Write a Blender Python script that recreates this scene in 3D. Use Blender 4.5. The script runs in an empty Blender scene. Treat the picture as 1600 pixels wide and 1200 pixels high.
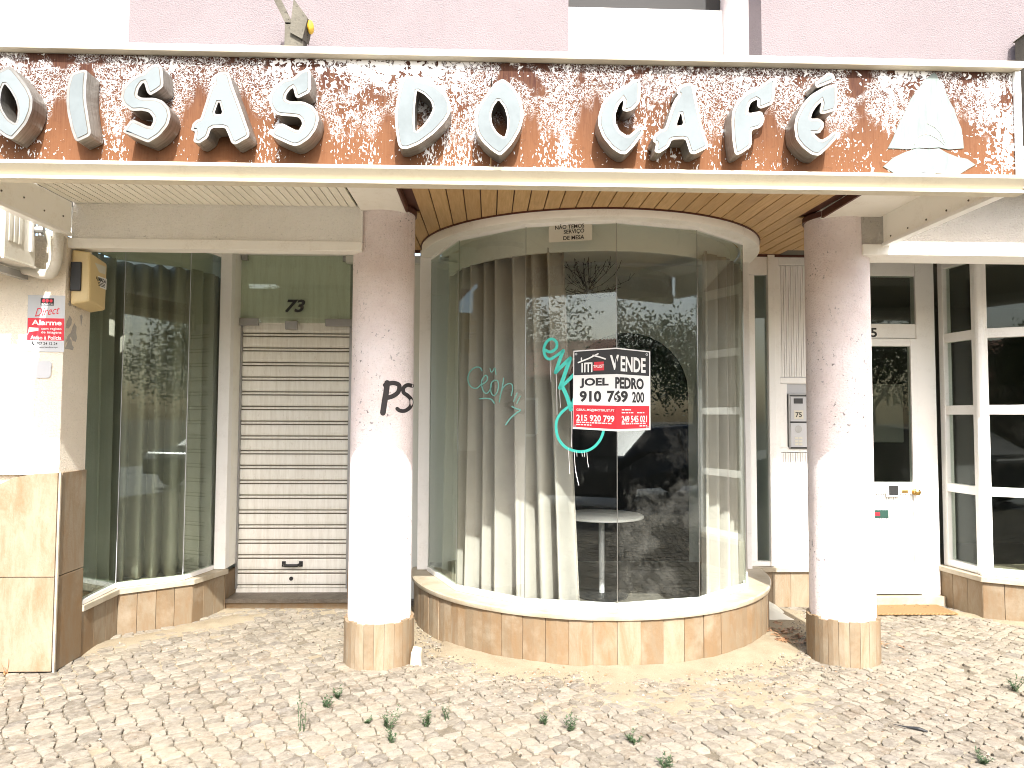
import bpy, bmesh, math, random
from mathutils import Vector, Matrix, geometry, noise as mnoise
random.seed(7)
S = bpy.context.scene
R = math.radians
# ------------------------------------------------------------------ camera
YAW, PIT, ROL, FPX, CAMH = R(1.776), R(2.739), R(0.273), 1110.0, 1.52
_f = Vector((math.sin(YAW)*math.cos(PIT), math.cos(YAW)*math.cos(PIT), math.sin(PIT)))
_r = Vector((math.cos(YAW), -math.sin(YAW), 0)); _u = _r.cross(_f)
RT = math.cos(ROL)*_r + math.sin(ROL)*_u; UP = -math.sin(ROL)*_r + math.cos(ROL)*_u
EYE = Vector((0, 0, CAMH))
cam = bpy.data.objects.new('camera', bpy.data.cameras.new('camera')); S.collection.objects.link(cam)
cam.data.sensor_width = 36; cam.data.lens = 36*FPX/1600; cam.data.clip_end = 2000; cam.data.clip_start = .05
cam.matrix_world = Matrix(((RT.x, UP.x, -_f.x, 0), (RT.y, UP.y, -_f.y, 0), (RT.z, UP.z, -_f.z, CAMH), (0, 0, 0, 1)))
S.camera = cam
# ------------------------------------------------------------------ light
TOSUN = Vector((.14, -1, .99)).normalized()
w = bpy.data.worlds.new('World'); S.world = w; w.use_nodes = True
sky = w.node_tree.nodes.new('ShaderNodeTexSky'); sky.sky_type = 'NISHITA'; sky.sun_disc = False
sky.sun_elevation = math.asin(TOSUN.z); sky.sun_rotation = math.atan2(TOSUN.x, TOSUN.y); sky.air_density = 1.0; sky.dust_density = 3.5
w.node_tree.links.new(sky.outputs[0], w.node_tree.nodes['Background'].inputs[0]); w.node_tree.nodes['Background'].inputs[1].default_value = .125
sl = bpy.data.lights.new('sun', 'SUN'); sl.energy = 2.6; sl.angle = R(.5); sl.color = (1, .98, .95)
so = bpy.data.objects.new('sun', sl); S.collection.objects.link(so); so.rotation_mode = 'QUATERNION'; so.rotation_quaternion = (-TOSUN).to_track_quat('-Z', 'Y')
S.view_settings.view_transform = 'Standard'; S.view_settings.look = 'None'; S.view_settings.gamma = 1; S.view_settings.exposure = 2.02
S.cycles.max_bounces = 10; S.cycles.diffuse_bounces = 6; S.cycles.glossy_bounces = 5; S.cycles.transparent_max_bounces = 24; S.cycles.transmission_bounces = 8
S.cycles.use_denoising = True; S.cycles.filter_width = 1.0; S.cycles.sample_clamp_indirect = 6; S.cycles.caustics_reflective = False; S.cycles.caustics_refractive = False

# a pixel of the 1600 x 1200 photograph -> the point where its sight line meets a real plane
def ray(px, py): return (px-800)*RT - (py-600)*UP + FPX*_f
def on_y(px, py, Y): d = ray(px, py); return EYE + d*(Y/d.y)
def on_z(px, py, z): d = ray(px, py); return EYE + d*((z-CAMH)/d.z)
def on_x(px, py, X): d = ray(px, py); return EYE + d*(X/d.x)
def on_plane(px, py, p, n): d = ray(px, py); return EYE + d*((p-EYE).dot(n)/d.dot(n))

# ------------------------------------------------------------------ node materials
class M:
    def __init__(s, name, col=(.5, .5, .5), rough=.6, metal=0.0, spec=.5):
        s.m = bpy.data.materials.new(name); s.m.use_nodes = True; s.t = s.m.node_tree; s.b = s.t.nodes['Principled BSDF']
        s.b.inputs['Base Color'].default_value = (*col, 1); s.b.inputs['Roughness'].default_value = rough; s.b.inputs['Metallic'].default_value = metal
        s.b.inputs['Specular IOR Level'].default_value = spec; s.col = col; s._c = None
    def n(s, typ, ins=None, **kw):
        x = s.t.nodes.new('ShaderNode'+typ)
        for k, v in kw.items(): setattr(x, k, v)
        for k, v in (ins or {}).items():
            i = x.inputs[k]
            if hasattr(v, 'links') or isinstance(v, bpy.types.NodeSocket): s.t.links.new(v, i)
            else: i.default_value = v
        return x
    def co(s):
        if s._c is None: s._c = s.n('TexCoord').outputs['Object']
        return s._c
    def sc(s, x, y, z): return s.n('Mapping', {'Vector': s.co(), 'Scale': (x, y, z)}).outputs[0]
    def noise(s, scale, detail=3, rough=.55, vec=None, dist=0.0):
        return s.n('TexNoise', {'Vector': vec if vec is not None else s.co(), 'Scale': scale, 'Detail': detail, 'Roughness': rough, 'Distortion': dist}).outputs[0]
    def vor(s, scale, feature='DISTANCE_TO_EDGE', vec=None, out='Distance'):
        return s.n('TexVoronoi', {'Vector': vec if vec is not None else s.co(), 'Scale': scale}, feature=feature).outputs[out]
    def ramp(s, x, lo, hi, a=0.0, b=1.0):
        return s.n('MapRange', {'Value': x, 'From Min': lo, 'From Max': hi, 'To Min': a, 'To Max': b}).outputs[0]
    def math(s, op, a, b=0.0): return s.n('Math', {0: a, 1: b}, operation=op).outputs[0]
    def mix(s, f, a, b, mode='MIX'):
        x = s.n('Mix', data_type='RGBA', blend_type=mode)
        for i, v in ((0, f), (6, a), (7, b)):
            if isinstance(v, bpy.types.NodeSocket): s.t.links.new(v, x.inputs[i])
            else: x.inputs[i].default_value = v if i == 0 or len(v) == 4 else (*v, 1)
        return x.outputs[2]
    def color(s, c): s.t.links.new(c, s.b.inputs['Base Color']); return s
    def rough(s, c): s.t.links.new(c, s.b.inputs['Roughness']); return s
    def bump(s, h, dist=.002, strength=1.0):
        x = s.n('Bump', {'Height': h, 'Distance': dist, 'Strength': strength}); s.t.links.new(x.outputs[0], s.b.inputs['Normal']); return s
    def island(s): return s.n('NewGeometry').outputs['Random Per Island']
    def sep(s): x = s.n('SeparateXYZ', {0: s.co()}); return x.outputs

def plaster(name, col, dirt, scale=210, amp=.0035, spots=.62, stain=.35):
    m = M(name, col, .85, spec=.2)
    big = m.ramp(m.noise(2.2, 5, .65), .42, .75, 0, stain)
    c = m.mix(big, col, dirt)
    sp = m.math('MULTIPLY', m.ramp(m.noise(42, 3), .62, .68), m.ramp(m.noise(3.1, 3), spots, spots+.12))
    c = m.mix(sp, c, tuple(v*.28 for v in col)); g = m.noise(scale, 4, .62, m.sc(1, 1, 1.15))
    c = m.mix(m.ramp(g, .58, .70, 0, .30), c, tuple(v*.45 for v in col)); c = m.mix(m.ramp(m.noise(scale*.45, 5, .7), .64, .72, 0, .45), c, tuple(v*.35 for v in col))
    run = m.math('MULTIPLY', m.ramp(m.noise(5, 4, .7, m.sc(3, 3, .25)), .55, .75, 0, .35), m.ramp(m.noise(1.3, 2), .4, .6)); m.color(m.mix(run, c, dirt)); m.bump(g, amp, 1.0); return m.m
def painted(name, col, rough=.35, dirt=(.42, .38, .30), amt=.4, metal=0):
    m = M(name, col, rough, metal)
    d = m.math('MULTIPLY', m.ramp(m.noise(7, 6, .7), .5, .78, 0, amt), m.ramp(m.noise(90, 3), .35, .7))
    m.color(m.mix(d, col, dirt)); m.bump(m.noise(60, 2), .0004); return m.m
MT = {}
MT['pink'] = plaster('pink_plaster', (.87, .79, .775), (.60, .45, .40), 85, .010, .50, .45)
MT['pinkwall'] = plaster('pale_pink_wall', (.208, .178, .182), (.165, .136, .14), 95, .008, .8)
MT['cream'] = plaster('cream_plaster', (.90, .88, .82), (.70, .65, .54), 75, .012, .66)
MT['grey'] = plaster('grey_plaster', (.50, .47, .42), (.36, .33, .28), 70, .014, .7)
MT['pier'] = plaster('pier_plaster', (.82, .74, .61), (.62, .53, .40), 80, .010, .7)
MT['smooth'] = painted('smooth_cream_paint', (.90, .88, .81), .55, (.45, .36, .22), .45)
MT['white'] = painted('white_frame_paint', (.89, .88, .84), .35)
MT['panelw'] = painted('white_panel', (.80, .79, .77), .6, (.6, .58, .5), .2)
MT['dark'] = M('dark_void', (.012, .011, .010), .7).m
MT['black'] = M('black_plastic', (.02, .02, .02), .4).m
MT['brass'] = M('brass', (.55, .36, .12), .3, 1).m
MT['chrome'] = M('dull_steel', (.42, .42, .40), .35, 1).m
MT['grey_metal'] = painted('grey_metal', (.36, .36, .35), .4, (.2, .17, .13), .5, .6)
MT['tealpaint'] = M('teal_spray', (.05, .55, .46), .45).m
MT['tealthin'] = M('faded_teal_spray', (.16, .42, .37), .5).m
MT['blackspray'] = M('black_spray', (.03, .025, .025), .7).m
MT['paper'] = M('paper', (.62, .60, .50), .8).m
MT['ink'] = M('ink_black', (.015, .015, .015), .5).m
MT['red'] = M('red_print', (.62, .015, .03), .4).m
MT['wht'] = M('white_print', (.80, .80, .78), .4).m
MT['silver'] = M('silver_print', (.50, .51, .52), .4).m
def travertine():
    m = M('travertine', rough=.7, spec=.2)
    i = m.island(); off = m.n('Combine' 'XYZ', {0: m.math('MULTIPLY', i, 37), 1: m.math('MULTIPLY', i, 11), 2: 0.0}).outputs[0]
    v = m.n('VectorMath', {0: m.co(), 1: off}, operation='ADD').outputs[0]
    v2 = m.n('Mapping', {'Vector': v, 'Scale': (9, 9, 2.2)}).outputs[0]
    base = m.mix(m.math('POWER', i, 1.4), (.18, .136, .085), (.285, .238, .168))
    st = m.ramp(m.noise(1.3, 7, .75, v2, .6), .40, .66)
    c = m.mix(m.math('MULTIPLY', st, .6), base, (.19, .105, .045))
    blot = m.ramp(m.noise(3.0, 5, .65, v), .52, .7, 0, .65); c = m.mix(blot, c, (.30, .25, .18))
    cl = m.ramp(m.noise(2.4, 6, .72, m.n('Mapping', {'Vector': v, 'Scale': (1.3, 1.3, .7)}).outputs[0], .5), .50, .68, 0, .65); c = m.mix(cl, c, (.20, .118, .052))
    pit = m.ramp(m.noise(70, 3, .6, m.n('Mapping', {'Vector': v, 'Scale': (1, 1, .35)}).outputs[0]), .70, .78, 0, .7)
    m.color(m.mix(pit, c, (.22, .15, .08))); m.bump(m.noise(60, 4, .6, v), .0015); return m.m
MT['trav'] = travertine()
def sillstone():
    m = M('sill_stone', rough=.5); c = m.mix(m.ramp(m.noise(5, 6, .7), .4, .7), (.42, .37, .28), (.30, .245, .16)); m.color(c); m.bump(m.noise(80, 3), .001); return m.m
MT['sill'] = sillstone()
def wood():
    m = M('varnished_boards', rough=.5); i = m.island()
    off = m.n('CombineXYZ', {0: m.math('MULTIPLY', i, 19), 1: m.math('MULTIPLY', i, 7), 2: 0.0}).outputs[0]
    v = m.n('VectorMath', {0: m.co(), 1: off}, operation='ADD').outputs[0]
    g = m.noise(3, 5, .6, m.n('Mapping', {'Vector': v, 'Scale': (26, 1.5, 26)}).outputs[0], .4)
    c = m.mix(m.ramp(g, .3, .7), (.47, .29, .115), (.64, .43, .21)); c = m.mix(m.math('MULTIPLY', i, .5), c, (.40, .24, .10))
    wear = m.ramp(m.noise(2.5, 5, .7, v), .58, .8, 0, .5); m.color(m.mix(wear, c, (.26, .14, .06))); m.bump(g, .0006); return m.m
MT['wood'] = wood()
MT['trim'] = M('dark_brown_trim', (.09, .03, .018), .5).m
def slat():
    m = M('cream_slats', (.86, .8, .64), .4); i = m.island(); m.color(m.mix(i, (.90, .87, .76), (.82, .79, .68))); return m.m
MT['slat'] = slat()
def shutter():
    m = M('shutter_slats', rough=.45); d = m.math('ADD', m.ramp(m.noise(4, 6, .75, m.sc(7, 1, .6)), .42, .72, 0, .5), m.ramp(m.noise(14, 5, .75, m.sc(1.5, 1, 1)), .58, .75, 0, .5))
    c = m.mix(d, (.89, .88, .81), (.58, .54, .44)); m.color(c); return m.m
MT['shutter'] = shutter()
MT['groove'] = M('shutter_groove', (.10, .08, .055), .6).m
def glass(name, tint, ior=.04, dirt=.02):
    m = M(name); t = m.t; t.nodes.remove(m.b); out = [n for n in t.nodes if n.type == 'OUTPUT_MATERIAL'][0]
    tr = m.n('BsdfTransparent', {'Color': (*tint, 1)}); gl = m.n('BsdfGlossy', {'Color': (.95, 1, .97, 1), 'Roughness': 0.0})
    di = m.n('BsdfDiffuse', {'Color': (.55, .54, .48, 1)})
    fr = m.math('ADD', m.math('MULTIPLY', m.math('POWER', m.n('LayerWeight', {'Blend': .5}).outputs['Facing'], 5.0), 1-ior), ior)
    mx = m.n('MixShader', {0: fr, 1: tr.outputs[0], 2: gl.outputs[0]})
    dm = m.math('MULTIPLY', m.ramp(m.noise(2.0, 7, .75), .52, .85), dirt*3.0)
    dm = m.math('ADD', dm, m.math('MULTIPLY', m.ramp(m.noise(9, 5, .75, m.sc(1, 1, .35)), .64, .85), dirt*2.0))
    mx2 = m.n('MixShader', {0: dm, 1: mx.outputs[0], 2: di.outputs[0]})
    t.links.new(mx2.outputs[0], out.inputs[0]); return m.m
MT['glass'] = glass('clear_glass', (.955, .972, .957), .040, .030)
MT['glassg'] = glass('green_edge_glass', (.85, .89, .84), .036, .010)
MT['glassd'] = glass('house_glass', (.80, .83, .80), .022, .006)
def curtain():
    m = M('curtain_cloth', rough=.9, spec=.1); c = m.mix(m.ramp(m.noise(1.5, 4), .3, .7), (.41, .385, .345), (.33, .31, .275)); m.color(c)
    m.b.inputs['Sheen Weight'].default_value = .1; m.bump(m.noise(500, 1), .0004); return m.m
MT['curtain'] = curtain()
MT['room'] = M('room_paint', (.74, .75, .68), .8).m
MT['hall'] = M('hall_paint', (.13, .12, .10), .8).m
MT['roomc'] = M('room_ceiling', (.62, .62, .55), .8).m
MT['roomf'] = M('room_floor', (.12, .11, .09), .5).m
def board():
    m = M('peeling_sign_paint', rough=.8, spec=.1); X, Y, Z = m.sep(); M2 = m.math
    warp = m.n('VectorMath', {0: m.co(), 1: m.n('VectorMath', {0: m.n('TexNoise', {'Vector': m.co(), 'Scale': 26.0, 'Detail': 2.0}).outputs[1], 1: (.022, 0, .022)}, operation='MULTIPLY').outputs[0]}, operation='ADD').outputs[0]
    up = m.ramp(Z, 2.65, 3.12)
    grain = m.noise(10, 4, .6, m.sc(14, 1, .8)); runs = m.noise(1.0, 4, .6, m.sc(4.4, 1, .8)); patch = m.noise(2.3, 3, .6, m.sc(1.2, 1, 1.0))
    bare = m.mix(m.ramp(M2('ADD', up, m.ramp(m.noise(5, 4, .6, m.sc(2.5, 1, .8)), 0, 1, -.3, .3)), .25, .95), (.145, .062, .029), (.045, .018, .014))
    bare = m.mix(m.ramp(grain, .35, .75, 0, .45), bare, (.19, .098, .052)); bare = m.mix(m.ramp(m.noise(30, 4, .7), .55, .8, 0, .5), bare, (.05, .022, .015))
    right = m.ramp(X, -1.0, 1.5)
    cov = M2('ADD', M2('MULTIPLY', up, .30), M2('MULTIPLY', right, .16)); cov = M2('ADD', cov, m.ramp(runs, .3, .7, -.34, .34))
    cov = M2('ADD', cov, m.ramp(patch, .35, .65, -.22, .22)); cov = M2('ADD', cov, m.ramp(X, 1.6, 1.95, 0, .14))
    mid = M2('MULTIPLY', m.ramp(X, -1.05, -.75), m.ramp(X, -.35, -.05, 1, 0)); cov = M2('ADD', cov, M2('MULTIPLY', M2('MULTIPLY', mid, up), .28))
    fl = m.n('TexNoise', {'Vector': warp, 'Scale': 33.0, 'Detail': 2.0, 'Roughness': .5, 'Distortion': 1.6}).outputs[0]
    fl2 = m.noise(15, 2, .5, m.n('Mapping', {'Vector': warp, 'Scale': (1.5, 1, .8), 'Rotation': (0, .5, 0)}).outputs[0], 1.4)
    f = M2('ADD', M2('MULTIPLY', fl, .66), M2('MULTIPLY', fl2, .34))
    flakes = m.ramp(M2('SUBTRACT', f, m.ramp(cov, .0, .9, .70, .43)), -.002, .008)
    chips = m.ramp(M2('SUBTRACT', m.noise(9, 2, .5, m.n('Mapping', {'Vector': warp, 'Scale': (2.2, 1, .7), 'Rotation': (0, -.35, 0)}).outputs[0], 1.0), .735), 0, .008)
    rn = m.noise(70, 2, .5, warp, .8); net = m.ramp(M2('ABSOLUTE', M2('SUBTRACT', rn, .5)), .018, .030, 1, 0)
    rn2 = m.noise(55, 1, .5, warp, 1.0); net = M2('MAXIMUM', net, m.ramp(M2('ABSOLUTE', M2('SUBTRACT', rn2, .5)), .013, .024, 1, 0))
    netm = M2('MULTIPLY', net, m.ramp(M2('ADD', M2('MULTIPLY', up, .9), m.ramp(runs, .3, .7, -.25, .35)), .42, .62)); netm = M2('MULTIPLY', netm, m.ramp(m.noise(7, 3), .40, .47))
    fine = m.ramp(M2('SUBTRACT', m.noise(95, 2, .6, m.sc(1.2, 1, .40)), m.ramp(runs, .44, .66, .74, .50)), 0, .02); fine = M2('MULTIPLY', fine, m.ramp(up, .6, .9, 1, .2))
    mask = M2('MAXIMUM', M2('MAXIMUM', flakes, netm), M2('MAXIMUM', fine, chips))
    m.color(m.mix(mask, bare, (.80, .79, .77))); m.bump(M2('ADD', mask, M2('MULTIPLY', grain, .15)), .0016); return m.m
MT['board'] = board()
def emblem():
    m = M('flaking_pale_paint', rough=.8, spec=.1); g = m.noise(5, 6, .7, m.sc(9, 1, 1.2)); c = m.mix(m.ramp(g, .42, .75, 0, .75), (.215, .245, .232), (.14, .19, .165))
    m.color(c); m.bump(g, .001); return m.m
MT['emblem'] = emblem()
def letterface():
    m = M('letter_face', rough=.75, spec=.12); c = m.mix(m.ramp(m.noise(3, 5, .7), .4, .8), (.185, .21, .214), (.13, .148, .15)); m.color(c); return m.m
MT['lface'] = letterface()
def lettermetal():
    m = M('letter_metal', rough=.42, metal=.75); g = m.noise(8, 5, .7, m.sc(1, 12, 1)); m.color(m.mix(m.ramp(g, .35, .75), (.32, .31, .28), (.17, .155, .13))); return m.m
MT['lmetal'] = lettermetal()
def cobble():
    m = M('limestone_setts', rough=.85, spec=.15); i = m.island()
    c = m.mix(i, (.132, .113, .086), (.262, .230, .180)); hue = m.math('FRACT', m.math('MULTIPLY', i, 17.3)); c = m.mix(m.ramp(hue, .75, 1, 0, .5), c, (.21, .16, .11))
    c = m.mix(m.ramp(hue, 0, .18, .45, 0), c, (.14, .13, .12))
    n1 = m.noise(26, 5, .7); c = m.mix(m.ramp(n1, .42, .66, 0, .6), c, (.315, .285, .235)); c = m.mix(m.ramp(m.noise(33, 5, .75), .52, .70, 0, .6), c, (.115, .10, .08)); c = m.mix(m.ramp(m.noise(60, 4, .7), .58, .74, 0, .7), c, (.09, .075, .055)); c = m.mix(m.ramp(m.noise(210, 3, .7), .60, .70, 0, .55), c, (.10, .085, .065))
    dust = m.ramp(m.noise(1.1, 6, .75), .48, .68, 0, .5); c = m.mix(dust, c, (.31, .27, .195)); m.color(c); m.bump(m.math('ADD', n1, m.math('MULTIPLY', m.noise(140, 3), .4)), .006); return m.m
MT['cobble'] = cobble()
def sand(name='sand', a=(.25, .205, .138), b=(.315, .27, .19)):
    m = M(name, rough=.95, spec=.1); c = m.mix(m.ramp(m.noise(6, 5, .7), .35, .7), a, b); g = m.noise(260, 3, .7)
    c = m.mix(m.ramp(g, .60, .72, 0, .7), c, (.15, .11, .065)); c = m.mix(m.ramp(m.noise(95, 3, .7), .60, .68, 0, .65), c, (.16, .115, .065)); c = m.mix(m.ramp(m.noise(190, 2), .62, .7, 0, .7), c, (.42, .38, .30)); m.color(c); m.bump(m.noise(150, 4, .7), .006); return m.m
MT['sand'] = sand(); MT['joint'] = sand('joint_sand', (.13, .11, .08), (.20, .172, .128))
def asphalt():
    m = M('pale_road', rough=.9); m.color(m.mix(m.noise(120, 4), (.31, .31, .30), (.40, .40, .385))); return m.m
MT['pale_road'] = asphalt()
def leafm(name, a, b):
    m = M(name, rough=.55); m.color(m.mix(m.island(), a, b)); return m.m
MT['leaf'] = leafm('weed_leaf', (.022, .050, .016), (.05, .085, .03)); MT['dry'] = leafm('dry_grass', (.30, .13, .05), (.42, .24, .10))
MT['crown'] = leafm('tree_leaf', (.025, .055, .015), (.06, .10, .03)); MT['bark'] = M('bark', (.09, .065, .045), .9).m
MT['grit'] = leafm('loose_grit', (.07, .055, .035), (.36, .31, .24)); MT['litter'] = leafm('dead_leaf', (.16, .08, .04), (.34, .20, .10))
MT['farwall'] = plaster('far_wall', (.30, .295, .25), (.22, .21, .18), 40, .004, .8)
def tiles():
    m = M('roof_tiles', rough=.8); m.color(m.mix(m.noise(5, 4), (.30, .11, .06), (.44, .20, .12))); return m.m
MT['tiles'] = tiles()
def mat_coir():
    m = M('coir', rough=.95); w_ = m.n('TexWave', {'Vector': m.co(), 'Scale': 30.0, 'Distortion': 2.0, 'Detail': 2.0}).outputs[1]; m.color(m.mix(w_, (.30, .17, .06), (.46, .30, .13))); m.bump(w_, .01); return m.m
MT['coir'] = mat_coir()
def tread():
    m = M('tread_plate', rough=.5, metal=.5); v = m.vor(60, 'F1'); m.color(m.mix(m.ramp(m.noise(8, 5, .7), .3, .7), (.24, .21, .17), (.13, .11, .085))); m.bump(v, .002); return m.m
MT['tread'] = tread()
MT['beige'] = painted('beige_plastic', (.66, .52, .27), .4, (.4, .28, .12), .3)
MT['yellowed'] = painted('yellowed_trim_paint', (.60, .55, .43), .6, (.36, .28, .17), .5)
MT['acwhite'] = painted('ac_casing', (.66, .64, .56), .45, (.40, .30, .18), .7)
MT['carpaint'] = M('dark_car_paint', (.02, .024, .03), .25, .3).m
MT['rubber'] = M('tyre_rubber', (.02, .02, .02), .8).m
MT['lichen'] = plaster('weathered_metal', (.13, .12, .095), (.02, .017, .014), 60, .004, .4, .9)
MT['yellow'] = M('yellow_cap', (.62, .40, .04), .5).m
MT['green_plate'] = M('dark_green_plate', (.02, .06, .045), .35).m
MT['ochre'] = plaster('ochre_wall', (.20, .15, .09), (.12, .09, .06), 60, .004, .8)

# ------------------------------------------------------------------ mesh helpers
COL = S.collection
class MB:
    def __init__(s): s.v = []; s.f = []; s.mi = []
    def add(s, vs, fs, k=0):
        o = len(s.v); s.v += [tuple(p) for p in vs]; s.f += [tuple(i+o for i in f) for f in fs]; s.mi += [k]*len(fs); return s
    def hexa(s, b, t, k=0):
        s.add(list(b)+list(t), [(3, 2, 1, 0), (4, 5, 6, 7), (0, 1, 5, 4), (1, 2, 6, 5), (2, 3, 7, 6), (3, 0, 4, 7)], k); return s
    def box(s, x0, x1, y0, y1, z0, z1, k=0):
        q = [(x0, y0), (x1, y0), (x1, y1), (x0, y1)]; s.hexa([(a, b, z0) for a, b in q], [(a, b, z1) for a, b in q], k); return s
    def seg(s, p, q, t0, t1, z0, z1, k=0):   # upright slab along p->q in plan; t measured to the right of p->q
        p = Vector(p[:2]); q = Vector(q[:2]); d = (q-p).normalized(); n = Vector((d.y, -d.x))
        a = [p+n*t1, q+n*t1, q+n*t0, p+n*t0]; s.hexa([(v.x, v.y, z0) for v in a], [(v.x, v.y, z1) for v in a], k); return s
    def prism(s, poly, z0, z1, k=0):
        n = len(poly); tr = geometry.tessellate_polygon([[Vector((a, b, 0)) for a, b in poly]])
        s.add([(a, b, z0) for a, b in poly]+[(a, b, z1) for a, b in poly], [tuple(t[::-1]) for t in tr]+[tuple(i+n for i in t) for t in tr]+[(i, (i+1) % n, (i+1) % n+n, i+n) for i in range(n)], k); return s
    def plate(s, loops, fn, d0, d1, k=0):    # flat outline (with holes) in 2-D; fn(u, v, depth) -> 3-D
        pts = [p for l in loops for p in l]; n = len(pts); tr = geometry.tessellate_polygon([[Vector((a, b, 0)) for a, b in l] for l in loops])
        fs = [tuple(t) for t in tr]+[tuple(i+n for i in t[::-1]) for t in tr]; o = 0
        for l in loops:
            m = len(l); fs += [(o+i, o+(i+1) % m, o+(i+1) % m+n, o+i+n) for i in range(m)]; o += m
        s.add([fn(a, b, d0) for a, b in pts]+[fn(a, b, d1) for a, b in pts], fs, k); return s
    def tube(s, pts, r, n=8, k=0):
        pts = [Vector(p) for p in pts]; rs = r if isinstance(r, (list, tuple)) else [r]*len(pts); vs = []; a = None
        for i, p in enumerate(pts):
            d = (pts[min(i+1, len(pts)-1)]-pts[max(i-1, 0)]).normalized()
            a = (d.orthogonal() if a is None else (a-d*a.dot(d))).normalized(); b = d.cross(a)
            vs += [p+(a*math.cos(2*math.pi*j/n)+b*math.sin(2*math.pi*j/n))*rs[i] for j in range(n)]
        m = len(pts); fs = [(i*n+j, i*n+(j+1) % n, (i+1)*n+(j+1) % n, (i+1)*n+j) for i in range(m-1) for j in range(n)]
        fs += [tuple(range(n))[::-1], tuple((m-1)*n+j for j in range(n))]; s.add(vs, fs, k); return s
    def lathe(s, c, prof, n=32, k=0, a0=0, a1=2*math.pi):
        full = abs(a1-a0-2*math.pi) < 1e-6; m = n if full else n+1; vs = []
        for r_, z in prof: vs += [(c[0]+r_*math.sin(a0+(a1-a0)*j/n), c[1]-r_*math.cos(a0+(a1-a0)*j/n), z) for j in range(m)]
        fs = [(i*m+j, i*m+(j+1) % m, (i+1)*m+(j+1) % m, (i+1)*m+j) for i in range(len(prof)-1) for j in range(n)]
        if full: fs += [tuple(range(m))[::-1], tuple((len(prof)-1)*m+j for j in range(m))]
        s.add(vs, fs, k); return s
    def ball(s, c, r, n=12, k=0, sq=(1, 1, 1)):
        vs = []; m = n//2
        for i in range(m+1):
            for j in range(n): a = math.pi*i/m; b = 2*math.pi*j/n; vs.append((c[0]+r*sq[0]*math.sin(a)*math.cos(b), c[1]+r*sq[1]*math.sin(a)*math.sin(b), c[2]+r*sq[2]*math.cos(a)))
        s.add(vs, [(i*n+j, (i+1)*n+j, (i+1)*n+(j+1) % n, i*n+(j+1) % n) for i in range(m) for j in range(n)], k); return s
    def build(s, name, mats, parent=None, bevel=0, smooth=False):
        me = bpy.data.meshes.new(name); me.from_pydata(s.v, [], s.f)
        for m in (mats if isinstance(mats, (list, tuple)) else [mats]): me.materials.append(MT[m])
        me.polygons.foreach_set('material_index', s.mi)
        if smooth: me.polygons.foreach_set('use_smooth', [True]*len(me.polygons))
        bm = bmesh.new(); bm.from_mesh(me); bmesh.ops.remove_doubles(bm, verts=bm.verts, dist=1e-6) if smooth else None
        bmesh.ops.recalc_face_normals(bm, faces=bm.faces); bm.to_mesh(me); bm.free()
        if smooth: me.set_sharp_from_angle(angle=R(40))
        o = bpy.data.objects.new(name, me); COL.objects.link(o); o.parent = parent
        if parent is not None:
            p, m4 = parent, Matrix()
            while p is not None: m4 = Matrix.Translation(p.location) @ m4; p = p.parent
            o.data.transform(m4.inverted())
        if bevel: b = o.modifiers.new('bevel', 'BEVEL'); b.width = bevel; b.segments = 2; b.limit_method = 'ANGLE'
        return o
def tag(o, label, cat, group=None, kind=None):
    if label: o['label'] = label
    if cat: o['category'] = cat
    if group: o['group'] = group
    if kind: o['kind'] = kind
    return o
def thing(name, label, cat, group=None, loc=(0, 0, 0)):
    o = bpy.data.objects.new(name, None); COL.objects.link(o); o.location = loc; o.empty_display_size = .1; return tag(o, label, cat, group)
_dg = None
def text2d(txt, shear=0, bold=0, res=3):     # outline of built-in type, scaled to a unit box: triangles in 2-D
    c = bpy.data.curves.new('t', 'FONT'); c.body = txt; c.shear = shear; c.offset = bold; c.resolution_u = res; c.fill_mode = 'BOTH'; c.extrude = 0
    o = bpy.data.objects.new('t', c); COL.objects.link(o); dg = bpy.context.evaluated_depsgraph_get(); me = bpy.data.meshes.new_from_object(o.evaluated_get(dg))
    vs = [(v.co.x, v.co.y) for v in me.vertices]; fs = [tuple(p.vertices) for p in me.polygons]
    bpy.data.objects.remove(o); bpy.data.curves.remove(c); bpy.data.meshes.remove(me)
    x0 = min(v[0] for v in vs); x1 = max(v[0] for v in vs); y0 = min(v[1] for v in vs); y1 = max(v[1] for v in vs)
    return [((a-x0)/(x1-x0), (b-y0)/(y1-y0)) for a, b in vs], fs
def put_text(mb, txt, u0, u1, v0, v1, fn, d0=.0, d1=.0012, k=0, shear=0, bold=.012):
    vs, fs = text2d(txt, shear, bold); q = [(u0+a*(u1-u0), v0+b*(v1-v0)) for a, b in vs]; n = len(q)
    ed = {}
    for f in fs:
        for i in range(len(f)): e = (f[i], f[(i+1) % len(f)]); ed[e] = 1
    rim = [(a, b) for a, b in ed if (b, a) not in ed]
    mb.add([fn(a, b, d1) for a, b in q]+[fn(a, b, d0) for a, b in q], fs+[(b, a, a+n, b+n) for a, b in rim], k)
def rect(u0, u1, v0, v1): return [(u0, v0), (u1, v0), (u1, v1), (u0, v1)]
def chaikin(p, q=.2):
    o = []
    for i in range(len(p)):
        a, b = p[i], p[(i+1) % len(p)]; o += [(a[0]*(1-q)+b[0]*q, a[1]*(1-q)+b[1]*q), (a[0]*q+b[0]*(1-q), a[1]*q+b[1]*(1-q))]
    return o
def area(p): return sum(p[i][0]*p[(i+1) % len(p)][1]-p[(i+1) % len(p)][0]*p[i][1] for i in range(len(p)))/2
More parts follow.
